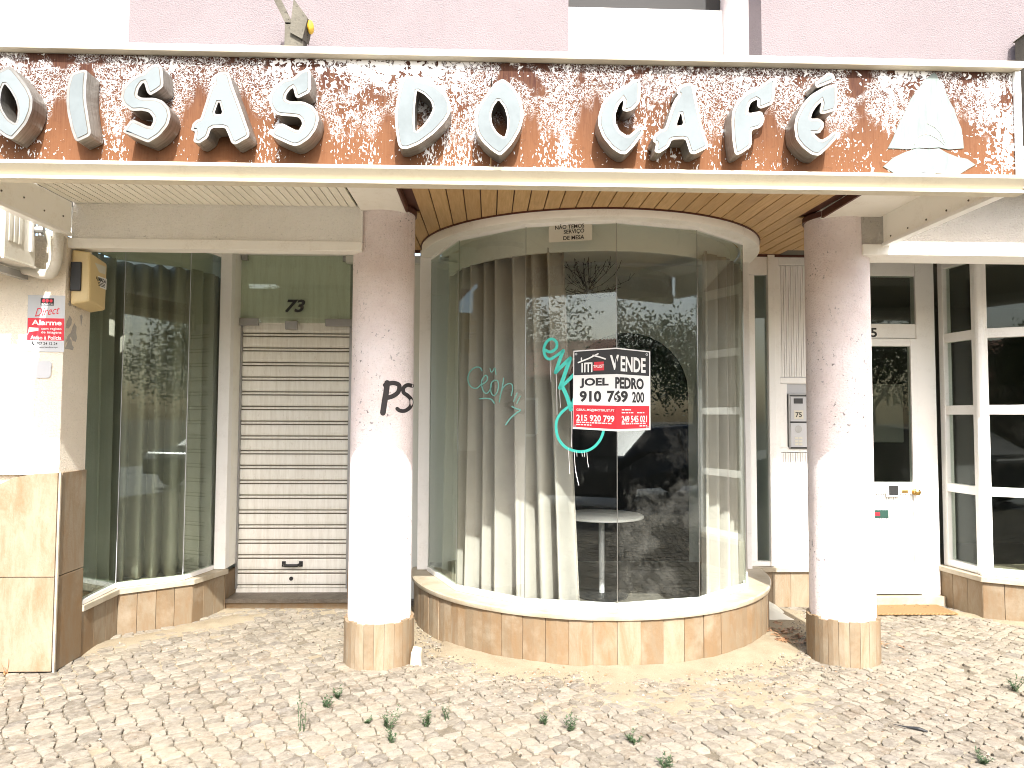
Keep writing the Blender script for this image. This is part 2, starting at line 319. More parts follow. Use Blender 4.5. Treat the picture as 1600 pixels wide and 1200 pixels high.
def inset(p, d):                                 # shrink a loop (grow it when d < 0)
    s = 1 if area(p) > 0 else -1; o = []
    for i in range(len(p)):
        a, b, c = Vector(p[i-1]), Vector(p[i]), Vector(p[(i+1) % len(p)]); e, f = (b-a).normalized(), (c-b).normalized()
        n1, n2 = Vector((-e.y, e.x))*s, Vector((-f.y, f.x))*s; m = n1+n2; k = max(m.length_squared, .6); o.append(tuple(b+m*(2*d/k)))
    return o
def strokes(mb, pts, wd, fn, k=0, d0=0, d1=.0015):   # a painted line of width wd along 2-D points
    wd = wd if isinstance(wd, (list, tuple)) else [wd]*len(pts); P = [Vector(p) for p in pts]
    L, Rr = [], []
    for i, p in enumerate(P):
        d = (P[min(i+1, len(P)-1)]-P[max(i-1, 0)]).normalized(); n = Vector((-d.y, d.x))*wd[i]/2; L.append(p+n); Rr.append(p-n)
    n = len(P); q = L+Rr
    fs = []
    for i in range(n-1): fs.append((i, i+1, n+i+1, n+i))
    top = [fn(a.x, a.y, d1) for a in q]; bot = [fn(a.x, a.y, d0) for a in q]; m = len(q)
    mb.add(top+bot, fs+[(i+1, i, i+m, i+1+m) for i in range(n-1)]+[(n+i, n+i+1, n+i+1+m, n+i+m) for i in range(n-1)]+[(0, n, n+m, m), (n-1, n-1+m, 2*n-1+m, 2*n-1)], k)
    for p, ww in ((P[0], wd[0]), (P[-1], wd[-1])):
        c = [(p.x+ww/2*math.cos(a*math.pi/5), p.y+ww/2*math.sin(a*math.pi/5)) for a in range(10)]; mb.plate([c], lambda u, v, d: fn(u, v, d), d1+.0002, d0, k)
def spline(pts, n=6):
    o = []
    for i in range(len(pts)-1):
        p0, p1, p2, p3 = [Vector(pts[max(0, min(len(pts)-1, j))]) for j in (i-1, i, i+1, i+2)]
        for t in range(n): t /= n; o.append(tuple(.5*((2*p1)+(p2-p0)*t+(2*p0-5*p1+4*p2-p3)*t*t+(3*p1-p0-3*p2+p3)*t**3)))
    return o+[tuple(pts[-1])]

# ================================================================== GROUND
MB().box(-250, 250, -250, 250, -.30, -.012).build('ground', 'joint')['kind'] = 'structure'
MB().box(-120, 120, -9.0, -2.2, -.008, -.004).build('road', 'pale_road')['kind'] = 'structure'
def setts():
    mb = MB(); rnd = random.Random(3); st = .074; ca, sa = math.cos(R(33)), math.sin(R(33))
    def warp(u, v):
        x = u*ca-v*sa; y = u*sa+v*ca
        b = .10*math.sin(x*.8+y*.5+1.0)+.05*math.sin(y*1.3-x*.5)
        return x+.35*b+.02*math.sin(y*4), y+b+.02*math.sin(x*3.3)
    N = 125; M_ = {}
    def node(i, j):
        if (i, j) not in M_:
            u = i*st*1.08+rnd.uniform(-.020, .020); v = j*st*.92+rnd.uniform(-.017, .017); x, y = warp(u, v); M_[i, j] = (x, y+2.4)
        return M_[i, j]
    for i in range(-N, N):
        for j in range(-N, N):
            u, v = i*st*1.08, j*st*.92; x = u*ca-v*sa; y = u*sa+v*ca+2.4
            if not (-4.6 < x < 7.6 and -1.5 < y < 6.1): continue
            if y < 2.2 and x < -3.2: continue
            q = [node(i, j), node(i+1, j), node(i+1, j+1), node(i, j+1)]
            cx = sum(a for a, b in q)/4; cy = sum(b for a, b in q)/4
            if rnd.random() < .02: continue
            g = rnd.uniform(.90, .975); hz = mnoise.noise((cx*.9, cy*.9, 0))*.010+rnd.uniform(-.004, .004)-.002
            tx, ty = rnd.uniform(-.05, .05), rnd.uniform(-.05, .05); ring = []
            P = []
            for k in range(4):
                a, b = q[k], q[(k+1) % 4]
                for t in (.18, .5, .82):
                    px, py = a[0]+(b[0]-a[0])*t, a[1]+(b[1]-a[1])*t; s = g*(1+(rnd.uniform(-.045, .045))); P.append((cx+(px-cx)*s, cy+(py-cy)*s))
            n = len(P)
            lay = []
            for s, z in ((1.0, -.03), (.99, -.006), (.945, hz)):
                lay += [(cx+(a-cx)*s, cy+(b-cy)*s, z if z < -.02 else z+(a-cx)*tx+(b-cy)*ty+(hz if z > -.009 and z != hz else 0)+rnd.uniform(-.0012, .0012)) for a, b in P]
            fs = [(r_*n+k, r_*n+(k+1) % n, (r_+1)*n+(k+1) % n, (r_+1)*n+k) for r_ in (0, 1) for k in range(n)]
            lay.append((cx, cy, hz+rnd.uniform(-.001, .004))); fs += [(2*n+k, 2*n+(k+1) % n, 3*n) for k in range(n)]
            mb.add(lay, fs)
    o = mb.build('pavement', 'cobble', smooth=False); o['kind'] = 'structure'
setts()
def sand_sheet():
    mb = MB(); nx, ny = 230, 84; x0, x1, y0, y1 = -3.2, 4.6, 3.0, 6.0; vs = []
    for j in range(ny+1):
        for i in range(nx+1):
            x = x0+(x1-x0)*i/nx; y = y0+(y1-y0)*j/ny
            n1 = mnoise.fractal((x*2.2, y*2.2, 4), 1.0, 2.0, 4); n2 = mnoise.noise((x*9, y*9, 2)); n3 = mnoise.noise((x*30, y*30, 5))
            d = abs(math.hypot(x-.785, y-5.755)-1.375); bow = math.exp(-(d/.30)**2) if y < 5.7 else .5*math.exp(-(d/.3)**2)
            if x < -.3: bow *= .45
            if x > .6: bow *= 1.15
            lf = math.exp(-(((y-4.9)-(x+2.55)*.85)/.22)**2)*(1 if -2.8 < x < -1.7 else 0)
            lf = max(lf, math.exp(-((y-5.75)/.16)**2)*(1 if -2.2 < x < -.6 else 0)*.7)
            mid = max(.30*math.exp(-((x+1.6)/.8)**2-((y-4.75)/.45)**2), .55*math.exp(-((x-1.25)/.75)**2-((y-3.95)/.30)**2))
            rt = .75*math.exp(-(((y-5.40)+(x-3.9)*.75)/.13)**2)*(1 if x > 3.6 else 0)
            z = -.016+.030*max(bow, lf*.75, mid, rt)+.010*n1+.004*n2+.0016*n3; vs.append((x, y, z))
    mb.add(vs, [(j*(nx+1)+i, j*(nx+1)+i+1, (j+1)*(nx+1)+i+1, (j+1)*(nx+1)+i) for j in range(ny) for i in range(nx)])
    o = mb.build('sand', 'sand', smooth=True); o['kind'] = 'structure'
sand_sheet()

# ================================================================== BUILDING SHELL
bld = thing('building', 'pale pink plastered building with recessed white balconies above the cafe sign', 'building')
# upper storey, in front plane Y 4.4, with two balcony recesses
uw = MB()
for x0, x1, z0, z1 in ((-9, 12, 5.7, 8.2), (-2.27, .485, 3.12, 5.7), (1.73, 12, 3.1, 5.7), (-9, 1.73, 3.0, 3.119)): uw.box(x0, x1, 4.4, 4.62, z0, z1)
uw.build('upper_wall', 'pinkwall', bld)
MB().box(1.73, 1.95, 4.622, 5.3, 3.12, 5.68).box(.30, .483, 4.622, 5.3, 3.12, 5.68).build('recess_wall', 'pink', bld)
MB().box(-9, -2.1, 4.622, 5.4, 3.02, 3.10).box(.3, 1.73, 4.622, 5.4, 3.02, 3.10).build('balcony_floor', 'grey', bld)
MB().box(-9, -2.2, 5.14, 5.24, 3.101, 5.68).build('balcony_panel', 'panelw', bld)
MB().box(.484, 1.729, 5.14, 5.24, 3.101, 4.585).build('balcony_panel', 'panelw', bld, .006)
MB().box(.484, 1.729, 5.20, 5.26, 4.588, 5.68).build('balcony_window', 'dark', bld)
MB().box(2.36, 12, 4.4, 4.62, 2.635, 3.098).build('beam', 'grey', bld)
MB().box(2.53, 12, 4.0, 4.398, 3.05, 3.13).build('added_shade_slab', 'grey', bld, .004)  # unseen slab behind the sign, added to keep the grey beam in shade
MB().box(2.36, 12, 4.385, 4.62, 2.565, 2.633).build('beam_strip', 'smooth', bld, .004)
MB().box(-2.575, -.80, 4.4, 4.50, 2.612, 2.84).build('beam', 'cream', bld)
MB().box(-2.60, -.80, 4.388, 4.50, 2.55, 2.610).build('beam_strip', 'smooth', bld, .004)
# pier on the left
MB().box(-9, -2.59, 4.38, 4.655, 1.165, 2.618).build('pier', 'pier', bld)
px_ = [(-4.6, 0), (-2.588, 0), (-2.588, 1.178), (-2.72, 1.172), (-2.82, 1.14), (-2.93, 1.08), (-3.1, 1.0), (-4.6, .9)]
st = MB().plate([[(-4.6, .008), (-2.587, .008), (-2.587, .557), (-4.6, .557)]], lambda u, v, d: (u, 4.38-d, v), .018, -.05)
st.plate([[(-4.6, .561), (-2.587, .561), (-2.587, 1.178), (-2.72, 1.172), (-2.84, 1.15), (-2.95, 1.10), (-3.1, 1.02), (-3.4, .9), (-4.6, .8)]], lambda u, v, d: (u, 4.38-d, v), .018, -.05)
st.box(-2.635, -2.578, 4.398, 4.655, .0, .557).box(-2.635, -2.578, 4.398, 4.655, .561, 1.178)
st.build('stone_facing', 'trav', bld, .003)
MB().box(-9, -2.64, 4.42, 4.65, -.02, 1.30).build('pier_core', 'pier', bld)
MB().box(-2.5835, -2.571, 4.368, 4.380, .0, 1.18).build('corner_bead', 'sill', bld)
# recess ceiling, back wall pieces and the shop room behind
MB().box(-2.66, -.76, 4.501, 6.3, 2.885, 2.94).build('recess_ceiling', 'smooth', bld)
MB().box(2.48, 6, 4.621, 5.14, 2.885, 2.94).build('recess_ceiling', 'smooth', bld)
rm = MB().box(-4.2, 2.30, 7.4, 7.5, 0, 2.9).box(-4.3, -4.2, 4.7, 9.7, 0, 2.9).box(2.30, 2.40, 5.85, 9.7, 0, 2.9)
rm.box(-1.10, -.56, 5.93, 6.0, 0, 2.84); rm.box(-4.2, -1.0, 6.28, 6.33, 0, 2.9)
rm.build('room_wall', 'room', bld)
ar = [(1.44+.64*math.cos(math.pi*k/16), 1.80+.62*math.sin(math.pi*k/16)) for k in range(17)]+[(.80, .04), (2.08, .04)]
MB().plate([ar], lambda u, v, d: (u, 7.4-d, v), .004, -.002).build('archway', 'dark', bld)
MB().box(-1.05, 2.3, 5.86, 9.6, -.01, .035).build('room_floor', 'roomf', bld)
rc = MB().box(-1.2, 2.30, 5.86, 9.6, 2.80, 2.86); rc.build('room_ceiling', 'roomc', bld)
cv = MB().lathe((1.0, 6.55), [(.62, 2.72), (.66, 2.72), (.66, 2.798), (.62, 2.798), (.62, 2.72)], 48); cv.build('ceiling_cove', 'roomc', bld, smooth=True)
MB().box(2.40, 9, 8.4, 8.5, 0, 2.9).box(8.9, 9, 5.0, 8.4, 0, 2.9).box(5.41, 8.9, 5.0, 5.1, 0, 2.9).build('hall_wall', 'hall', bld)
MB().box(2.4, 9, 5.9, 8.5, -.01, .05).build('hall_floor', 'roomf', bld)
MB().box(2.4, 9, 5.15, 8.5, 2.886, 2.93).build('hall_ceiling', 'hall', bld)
MB().box(4.55, 4.95, 8.36, 8.398, 1.25, 1.95).build('meter_box', 'roomc', bld, .01)
# plinth right of the bow
pl = MB(); x = 2.0
while x < 2.66: pl.box(x, min(x+.148, 2.66), 5.76, 5.84, 0, .283); x += .15
pl.build('plinth', 'trav', bld)
MB().box(1.95, 2.66, 5.735, 5.86, .285, .322).build('window_sill', 'sill', bld, .003)
MB().box(2.661, 3.74, 5.78, 5.96, -.01, .075).build('threshold', 'sill', bld, .004)

# ================================================================== CANOPY
can = thing('canopy', 'cream shop canopy with slatted and wooden ceilings between sign and pillars', 'canopy')
MB().box(-2.50, 2.49, 3.235, 4.398, 3.06, 3.10).build('canopy_roof', 'grey', can)
sl_ = MB(); x = -2.565
while x < -.84: sl_.box(x, x+.043, 3.23, 4.395, 2.83, 2.842); x += .0495
sl_.build('slat_ceiling', 'slat', can)
MB().box(-2.57, -.82, 3.228, 4.398, 2.845, 2.86).build('ceiling_backing', 'groove', can)
for x0, x1 in ((-.815, -.535), (2.125, 2.488)):
    MB().box(x0, x1, 3.228, 4.60, 2.812, 2.90).build('beam_lining', 'smooth', can, .004)
def gusset(x0, x1):
    g = MB(); g.box(x0, x1, 3.235, 4.386, 2.64, 2.83); g.build('gusset', 'smooth', can, .003)
    MB().box(x0-.012, x1+.012, 3.235, 4.386, 2.618, 2.640).build('gusset_trim', 'white', can, .003)
gusset(-2.60, -2.572); gusset(2.49, 2.518)
for k in range(6):
    y = 3.4+k*.18; MB().ball((-2.5715, y, 2.70+.02*(k % 2)), .006, 8).build('screw', 'groove', can); MB().ball((2.4895, y, 2.665), .006, 8).build('screw', 'groove', can)
wd = MB(); x = -.76
def wz(y): return 2.822+(y-3.2)*.0265
while x < 2.70:
    y0 = 3.228 if -.535 <= x and x+.092 <= 2.13 else 4.62
    a, b = x, x+.0925; b0, t0 = wz(y0), wz(5.80)
    wd.hexa([(a, y0, b0), (b, y0, b0), (b, 5.80, t0), (a, 5.80, t0)], [(a, y0, b0+.012), (b, y0, b0+.012), (b, 5.80, t0+.012), (a, 5.80, t0+.012)]); x += .1
wd.build('wood_ceiling', 'wood', can)
MB().hexa([(-.533, 3.23, wz(3.23)+.016), (2.123, 3.23, wz(3.23)+.016), (2.123, 4.6, wz(4.6)+.016), (-.533, 4.6, wz(4.6)+.016)], [(-.533, 3.23, 2.9), (2.123, 3.23, 2.9), (2.123, 4.6, 2.95), (-.533, 4.6, 2.95)]).build('ceiling_backing', 'trim', can)
MB().hexa([(-.78, 4.61, wz(4.61)+.016), (2.75, 4.61, wz(4.61)+.016), (2.75, 5.82, wz(5.82)+.016), (-.78, 5.82, wz(5.82)+.016)], [(-.78, 4.61, 2.96), (2.75, 4.61, 2.96), (2.75, 5.82, 2.96), (-.78, 5.82, 2.96)]).build('ceiling_backing', 'trim', can)
BX, BY = .785, 5.755
tr_ = MB().lathe((BX, BY), [(1.330, 1), (1.349, 1), (1.349, 2), (1.330, 2), (1.330, 1)], 72, 0, -math.pi/2, math.pi/2)
tr_.v = [(x, y, wz(y)-(.011 if z == 1 else -.004)) for x, y, z in tr_.v]
tr_.box(-.78, -.55, 5.775, 5.80, 2.868, 2.889).box(2.13, 2.66, 5.775, 5.80, 2.868, 2.889)
tr_.box(-.534, -.52, 3.235, 4.42, 2.806, 2.85).box(2.11, 2.1245, 3.235, 4.42, 2.806, 2.85)
for cx in (-.69, 2.285): tr_.lathe((cx, 4.585), [(.198, 2.826), (.207, 2.826), (.207, 2.86), (.198, 2.86), (.198, 2.826)], 40)
tr_.build('brown_trim', 'trim', can, smooth=True)

# ================================================================== SHOP SIGN
sg = thing('shop_sign', 'long brown fascia sign with flaking white paint and raised metal letters', 'shop sign')
MB().box(-2.56, -.005, 3.2, 3.225, 2.652, 3.156).box(0, 2.468, 3.2, 3.225, 2.652, 3.156).build('sign_board', 'board', sg)
MB().box(-2.565, 2.475, 3.155, 3.24, 3.158, 3.192).build('top_trim', 'yellowed', sg, .004)
bt = MB(); q = [(3.148, 2.634), (3.148, 2.650), (3.235, 2.650), (3.235, 2.588), (3.196, 2.588)]
bt.add([(-2.565, a, b) for a, b in q]+[(2.475, a, b) for a, b in q], [tuple(range(5)), tuple(range(5, 10))[::-1]]+[(i, (i+1) % 5, (i+1) % 5+5, i+5) for i in range(5)]); bt.build('bottom_trim', 'yellowed', sg, .002)
MB().box(-2.565, 2.475, 3.170, 3.236, 2.572, 2.588).build('drip_edge', 'yellowed', sg, .003)
MB().box(2.450, 2.478, 3.180, 3.198, 2.652, 3.156).build('end_trim', 'white', sg, .003)
Z1 = (0, 60, 5.456); Z2 = (90, 80, 6.314); Z3 = (280, 90, 6.0); Z4 = (600, 100, 6.317); Z5 = (910, 100, 6.314); Z6 = (1110, 90, 6.0); PXS = (0, 0, 1)
C_ = [(430,210),(490,160),(560,145),(575,200),(570,375),(500,450),(440,470),(393,458),(410,345),(360,400),(325,500),(330,590),(370,660),(450,712),(545,632),(590,622),(605,680),(560,740),(500,820),(430,890),(370,885),(290,830),(200,720),(155,600),(160,500),(200,380),(290,280),(390,230)]
LET = [
 ((-1062, 86, 6.314), [C_]),
 (PXS, [[(13,103),(20,106),(31,119),(44,137),(51,153),(50,172),(42,192),(29,208),(19,218),(8,214),(-8,202),(-22,184),(-31,164),(-30,145),(-20,128),(-5,112)], [(7,130),(16,141),(24,155),(28,170),(27,185),(24,193),(13,186),(4,172),(0,159),(2,142)]]),
 (Z2, [[(135,215),(255,180),(295,195),(280,330),(280,480),(305,650),(330,800),(315,835),(200,890),(170,875),(130,760),(95,600),(85,470),(95,340)]]),
 (Z2, [[(870,190),(920,140),(985,122),(1030,150),(1045,300),(1040,352),(985,395),(915,435),(882,405),(855,312),(835,318),(800,370),(785,435),(830,460),(960,460),(1040,490),(1100,560),(1115,640),(1090,730),(1010,830),(900,900),(860,890),(740,840),(650,800),(645,785),(730,665),(915,750),(945,690),(940,650),(900,600),(830,585),(730,590),(650,530),(620,460),(640,370),(700,290),(790,230),(850,215)]]),
 (Z3, [[(320,170),(370,140),(440,130),(475,160),(500,260),(560,420),(610,560),(660,700),(655,745),(530,815),(490,800),(460,720),(430,655),(300,660),(270,750),(190,805),(130,790),(150,690),(110,680),(125,620),(160,585),(200,570),(225,490),(270,350),(300,265),(328,240),(318,200)], [(372,400),(408,528),(326,532)]]),
 (Z3, [[(1085,175),(1130,130),(1200,100),(1235,130),(1235,320),(1120,380),(1090,370),(1068,282),(1040,300),(1005,350),(1000,390),(1040,410),(1160,410),(1250,450),(1300,520),(1310,580),(1285,670),(1220,760),(1130,820),(1070,830),(870,740),(860,700),(945,605),(1115,690),(1155,620),(1140,580),(1110,555),(920,540),(870,490),(840,420),(850,340),(900,270),(980,205),(1060,190)]]),
 (Z4, [[(190,130),(240,112),(300,125),(325,155),(420,170),(540,230),(620,310),(655,390),(655,480),(610,560),(500,680),(350,790),(230,838),(170,835),(140,800),(115,650),(105,500),(130,330),(165,190)], [(325,260),(400,300),(465,370),(485,440),(455,510),(400,590),(310,675),(300,560),(305,430),(318,310)]]),
 (Z4, [[(1160,150),(1200,160),(1280,230),(1340,330),(1375,440),(1375,540),(1345,650),(1270,780),(1200,860),(1145,905),(1070,860),(980,780),(920,690),(895,580),(905,480),(950,380),(1040,260),(1090,190)], [(1130,350),(1190,430),(1220,540),(1215,640),(1190,725),(1120,680),(1070,600),(1055,500),(1080,420)]]),
 (Z5, [C_]),
 (Z5, [[(930,250),(980,205),(1060,180),(1100,210),(1130,370),(1165,540),(1205,690),(1245,790),(1230,830),(1110,890),(1060,880),(1030,780),(1015,740),(885,745),(850,820),(760,880),(710,865),(728,785),(695,760),(700,710),(760,650),(815,635),(860,490),(905,360),(950,300),(932,285)], [(972,470),(998,598),(925,612)]]),
 (Z6, [[(475,260),(540,210),(600,190),(610,240),(595,430),(475,480),(440,460),(440,390),(380,420),(357,480),(355,522),(480,500),(510,570),(490,630),(460,660),(385,680),(390,830),(290,900),(245,915),(225,890),(205,760),(198,600),(205,500),(250,410),(330,330),(440,280)]]),
 (Z6, [[(1080,270),(1190,240),(1190,490),(1060,530),(1020,520),(1045,410),(1000,450),(960,510),(940,572),(1020,570),(1065,610),(1060,660),(1020,708),(965,710),(1040,775),(1100,740),(1160,690),(1195,700),(1190,750),(1100,850),(1020,920),(950,910),(860,840),(800,760),(785,650),(800,560),(860,440),(940,350),(1040,290)]]),
 (Z6, [[(975,245),(1050,180),(1100,138),(1150,150),(1170,190),(1160,220),(1060,262),(1000,285)]]),
]
LF = 3.092
for (ox, oy, sc_), loops in LET:
    L3 = [[(lambda p: (p.x, p.z))(on_y(ox+a/sc_, oy+b/sc_, LF)) for a, b in l] for l in loops]
    L3 = [chaikin(l, .16) for l in L3]
    fn = lambda u, v, d: (u, LF-d, v)
    b = MB().plate(L3, fn, 0, -.100).build('letter', 'lmetal', sg)
    def ins(d): return [inset(l, d if i == 0 else -d*.7) for i, l in enumerate(L3)]
    MB().plate(ins(.0115), fn, .0008, -.002).build('letter_gap', 'groove', b)
    MB().plate(ins(.0135), fn, .0022, -.001).build('letter_face', 'lface', b)
# pale flaking emblem at the right end
def em(pts): return [(lambda p: (p.x, p.z))(on_y(1340+a/5.454, 80+b/5.454, 3.2)) for a, b in pts]
fe = lambda u, v, d: (u, 3.2-d, v)
eb = MB().plate([em([(650,180),(690,240),(740,330),(775,420),(820,500),(850,590),(880,660),(895,760),(900,830),(770,840),(690,822),(610,830),(520,825),(430,838),(330,832),(255,830),(300,740),(340,640),(400,520),(450,410),(520,310),(590,230)])], fe, .004, -.001)
eb.plate([em([(215,985),(300,910),(400,862),(500,830),(600,838),(690,830),(760,870),(850,905),(930,920),(1000,970),(930,1010),(850,1060),(740,1095),(665,1080),(580,1050),(500,1080),(440,1085),(340,1060)])], fe, .004, -.001)
ebo = eb.build('emblem', 'emblem', sg)
a3 = []
for (x, y) in spline([(480, 800), (495, 745), (560, 712), (620, 720), (690, 760), (735, 800)]): a3.append(em([(x, y)])[0])
am = MB(); strokes(am, a3, .0022, fe, 0, .0035, .0055)
a4 = [em([q])[0] for q in spline([(590, 620), (650, 650), (700, 700), (735, 780)])]; strokes(am, a4, .0018, fe, 0, .0035, .0055)
am.build('emblem_line', 'grey', ebo)
rt_ = on_y(1453, 277, 3.2)
MB().lathe((rt_.x, 3.20), [(.055, 2.652), (.05, 2.667), (.02, 2.674), (.002, 2.676)], 16).build('bracket_bulge', 'grey_metal', sg, smooth=True)

# ================================================================== PILLARS
def pillar():
    o = thing('pillar', 'round pink plaster pillar left of the bow window, with black graffiti', 'pillar', 'round pink pillars', (-.69, 4.585, 0))
    c = (-.69, 4.585)
    MB().lathe(c, [(.1965, .262), (.197, .29), (.197, 1.4), (.196, 2.83)], 64).build('shaft', 'pink', o, smooth=True)
    b = MB(); n = 22
    for i in range(n):
        a0 = 2*math.pi*(i+.018)/n; a1 = 2*math.pi*(i+.982)/n; h = .268+.006*math.sin(i*2.7)
        q = [(c[0]+r_*math.sin(a), c[1]-r_*math.cos(a)) for r_, a in ((.218, a0), (.2195, (a0+a1)/2), (.218, a1), (.19, a1), (.19, a0))]; b.prism(q, -.02, h)
    b.build('stone_base', 'trav', o); MB().lathe(c, [(.2145, -.02), (.2145, .255)], 40).build('grout', 'groove', o)
    return o
p1 = pillar(); p2 = p1.copy(); COL.objects.link(p2); p2.location = (2.285, 4.585, 0); p2['label'] = 'round pink plaster pillar right of the bow window, in front of the intercom'
for ch in list(p1.children): c = ch.copy(); COL.objects.link(c); c.parent = p2
# sprayed letters on the left pillar
def on_cyl(px, py, cx, cy, r_):
    d = ray(px, py); a = d.x*d.x+d.y*d.y; b = 2*(d.x*(EYE.x-cx)+d.y*(EYE.y-cy)); c = (EYE.x-cx)**2+(EYE.y-cy)**2-r_*r_
    q = b*b-4*a*c; t = (-b-math.sqrt(max(q, 0)))/(2*a); return EYE+d*t
fc = lambda u, v, d: on_cyl(u, v, -.69, 4.585, .1974+d)
gr = MB()
Zp = lambda pts: [(340+a/3, 280+b/3) for a, b in pts]
for pts, wd_ in (([(795, 955), (790, 1000), (780, 1060), (775, 1095)], 9), ([(785, 965), (820, 955), (850, 965), (848, 995), (825, 1015), (795, 1025)], 7)):
    q = spline(Zp(pts), 5); strokes(gr, q, wd_, fc, 0, -.001, .0016)
q = spline(Zp([(912, 968), (890, 965), (872, 978), (872, 1000), (892, 1015), (908, 1035), (905, 1065), (880, 1085), (855, 1085), (842, 1076)]), 5); strokes(gr, [(min(a, 646.0), b) for a, b in q], 6, fc, 0, -.001, .0016)
gr.build('graffiti', 'blackspray', p1)

# ================================================================== BOW WINDOW
bow = thing('bow_window', 'large curved glass shop window on a stone base between two pillars', 'window', None, (BX, BY, 0))
b = MB(); n = 30; a_ = R(-92); da = R(184)/n
for i in range(n):
    a0 = a_+da*(i+.009); a1 = a_+da*(i+.991); rr = 1.375+.004*math.sin(i*5.1)
    q = [(BX+r_*math.sin(a), BY-r_*math.cos(a)) for r_, a in ((rr, a0), (rr+.0035, (a0+a1)/2), (rr, a1), (1.33, a1), (1.33, a0))]; b.prism(q, -.03, .288)
b.build('stone_base', 'trav', bow)
MB().lathe((BX, BY), [(1.18, .0), (1.362, .0), (1.362, .286), (1.18, .286), (1.18, 0)], 60, 0, R(-92), R(92)).build('base_core', 'joint', bow)
MB().lathe((BX, BY), [(1.15, .290), (1.392, .290), (1.396, .300), (1.396, .318), (1.388, .326), (1.15, .326), (1.15, .29)], 90, 0, R(-91), R(91)).build('window_sill', 'sill', bow, smooth=True)
JA = [R(a) for a in (-84, -53, -26, 1, 27.5, 54.5, 86)]; RG = 1.265
JP = [Vector((BX+RG*math.sin(a), BY-RG*math.cos(a), 0)) for a in JA]
panes = []
rl = MB()
for i in range(6):
    p, q = JP[i], JP[i+1]; rl.seg(p, q, -.02, .012, .327, .362); rl.seg(p, q, -.02, .004, 2.775, 2.80)
rl.build('rail', 'white', bow, .003)
for i in range(6):
    p, q = JP[i], JP[i+1]; d = (q-p).normalized(); p2_, q2_ = p+d*.0025, q-d*.0025
    panes.append(MB().seg(p2_, q2_, -.008, 0, .362, 2.776).build('glass_pane', 'glass' if 0 < i < 5 else 'glassg', bow))
jn = MB()
for k in (1, 2, 3, 4, 5): a = JA[k]; jn.tube([(JP[k].x, JP[k].y, .362), (JP[k].x, JP[k].y, 2.776)], .0024, 6)
jn.build('glass_seam', 'chrome', bow)
hr = MB().lathe((BX, BY), [(1.20, 2.797), (1.335, 2.797), (1.342, 2.806), (1.342, 2.862), (1.20, 2.868), (1.20, 2.797)], 90, 0, R(-92), R(92))
hr.v = [(x, y, z if z < 2.85 else wz(y)+.002) for x, y, z in hr.v]; hr.build('head_ring', 'smooth', bow, smooth=True)
MB().lathe((BX, BY), [(1.10, 2.63), (1.125, 2.63), (1.125, 2.80), (1.10, 2.80), (1.10, 2.63)], 72, 0, R(-90), R(90)).build('pelmet', 'roomc', bow, smooth=True)
MB().lathe((BX, BY), [(0.0, 2.80), (1.19, 2.80)], 60, 0, R(-92), R(92)).build('bow_ceiling', 'roomc', bow)
MB().lathe((BX, BY), [(0.0, .15), (1.17, .15)], 60, 0, R(-92), R(92)).build('bow_floor', 'roomf', bow)
MB().box(-.565, -.475, 5.66, 5.76, .327, 2.86).box(2.035, 2.10, 5.66, 5.76, .327, 2.86).build('frame_post', 'white', bow, .004)
def facet(px, py, off):
    best = None
    for i in range(6):
        p, q = JP[i], JP[i+1]; d = (q-p).normalized(); nrm = Vector((d.y, -d.x, 0)); h = on_plane(px, py, p+nrm*off, nrm); t = (h-p).dot(d)/(q-p).length
        e = max(0, -t, t-1)
        if best is None or e < best[0]: best = (e, h, i)
    return best[1], best[2]
fg = lambda u, v, d: facet(u, v, .0005+d)[0]
Zg = lambda pts: [(720+a/5, 520+b/5) for a, b in pts]
def graf(pane, mat, items):
    m = MB()
    for pts, wd_ in items:
        q = spline(Zg(pts), 6); ws = wd_ if not isinstance(wd_, tuple) else [wd_[0]+(wd_[1]-wd_[0])*i/(len(q)-1) for i in range(len(q))]
        strokes(m, q, ws, fg)
    m.build('graffiti', mat, panes[pane])
graf(1, 'tealthin', [([(165,295),(150,272),(115,270),(75,300),(55,350),(65,400),(95,430),(130,430),(155,405)], 1.8), ([(150,410),(180,395),(205,370),(205,340),(190,335),(165,370),(165,420),(180,460),(205,472),(230,440),(240,400)], 1.8), ([(265,370),(240,390),(232,430),(240,475),(262,490),(285,460),(295,410),(285,375),(262,372)], 1.8), ([(335,355),(325,420),(310,490),(300,540)], 1.8), ([(305,500),(330,430),(365,400),(395,400),(405,430),(395,490)], 1.8), ([(228,280),(236,305),(250,300),(265,275),(275,325)], 1.5), ([(150,515),(200,512),(240,522),(262,550)], 2.0), ([(440,470),(425,505),(412,535)], 1.6), ([(465,495),(450,525),(438,552)], 1.6)])
graf(2, 'tealthin', [([(400,575),(430,592),(465,605),(430,630),(385,670),(352,718)], 2.2)])
graf(2, 'tealpaint', [([(660,135),(700,150),(745,120),(748,75),(715,48),(680,62),(655,100),(650,145),(665,190),(700,205),(750,175),(800,140)], 4.4), ([(800,140),(770,220),(740,310)], (5.2, 5.2)), ([(740,310),(800,250),(855,200)], 5.6), ([(855,200),(820,300),(775,430)], 6.0), ([(775,430),(820,390),(900,310)], 5.2), ([(795,425),(830,500),(860,600)], 6.2), ([(858,600),(875,540),(900,470)], 4.0), ([(845,575),(790,620),(752,680),(745,750),(765,830),(820,895),(900,925),(970,925),(1030,900),(1080,850),(1105,800),(1115,765)], 4.2)])
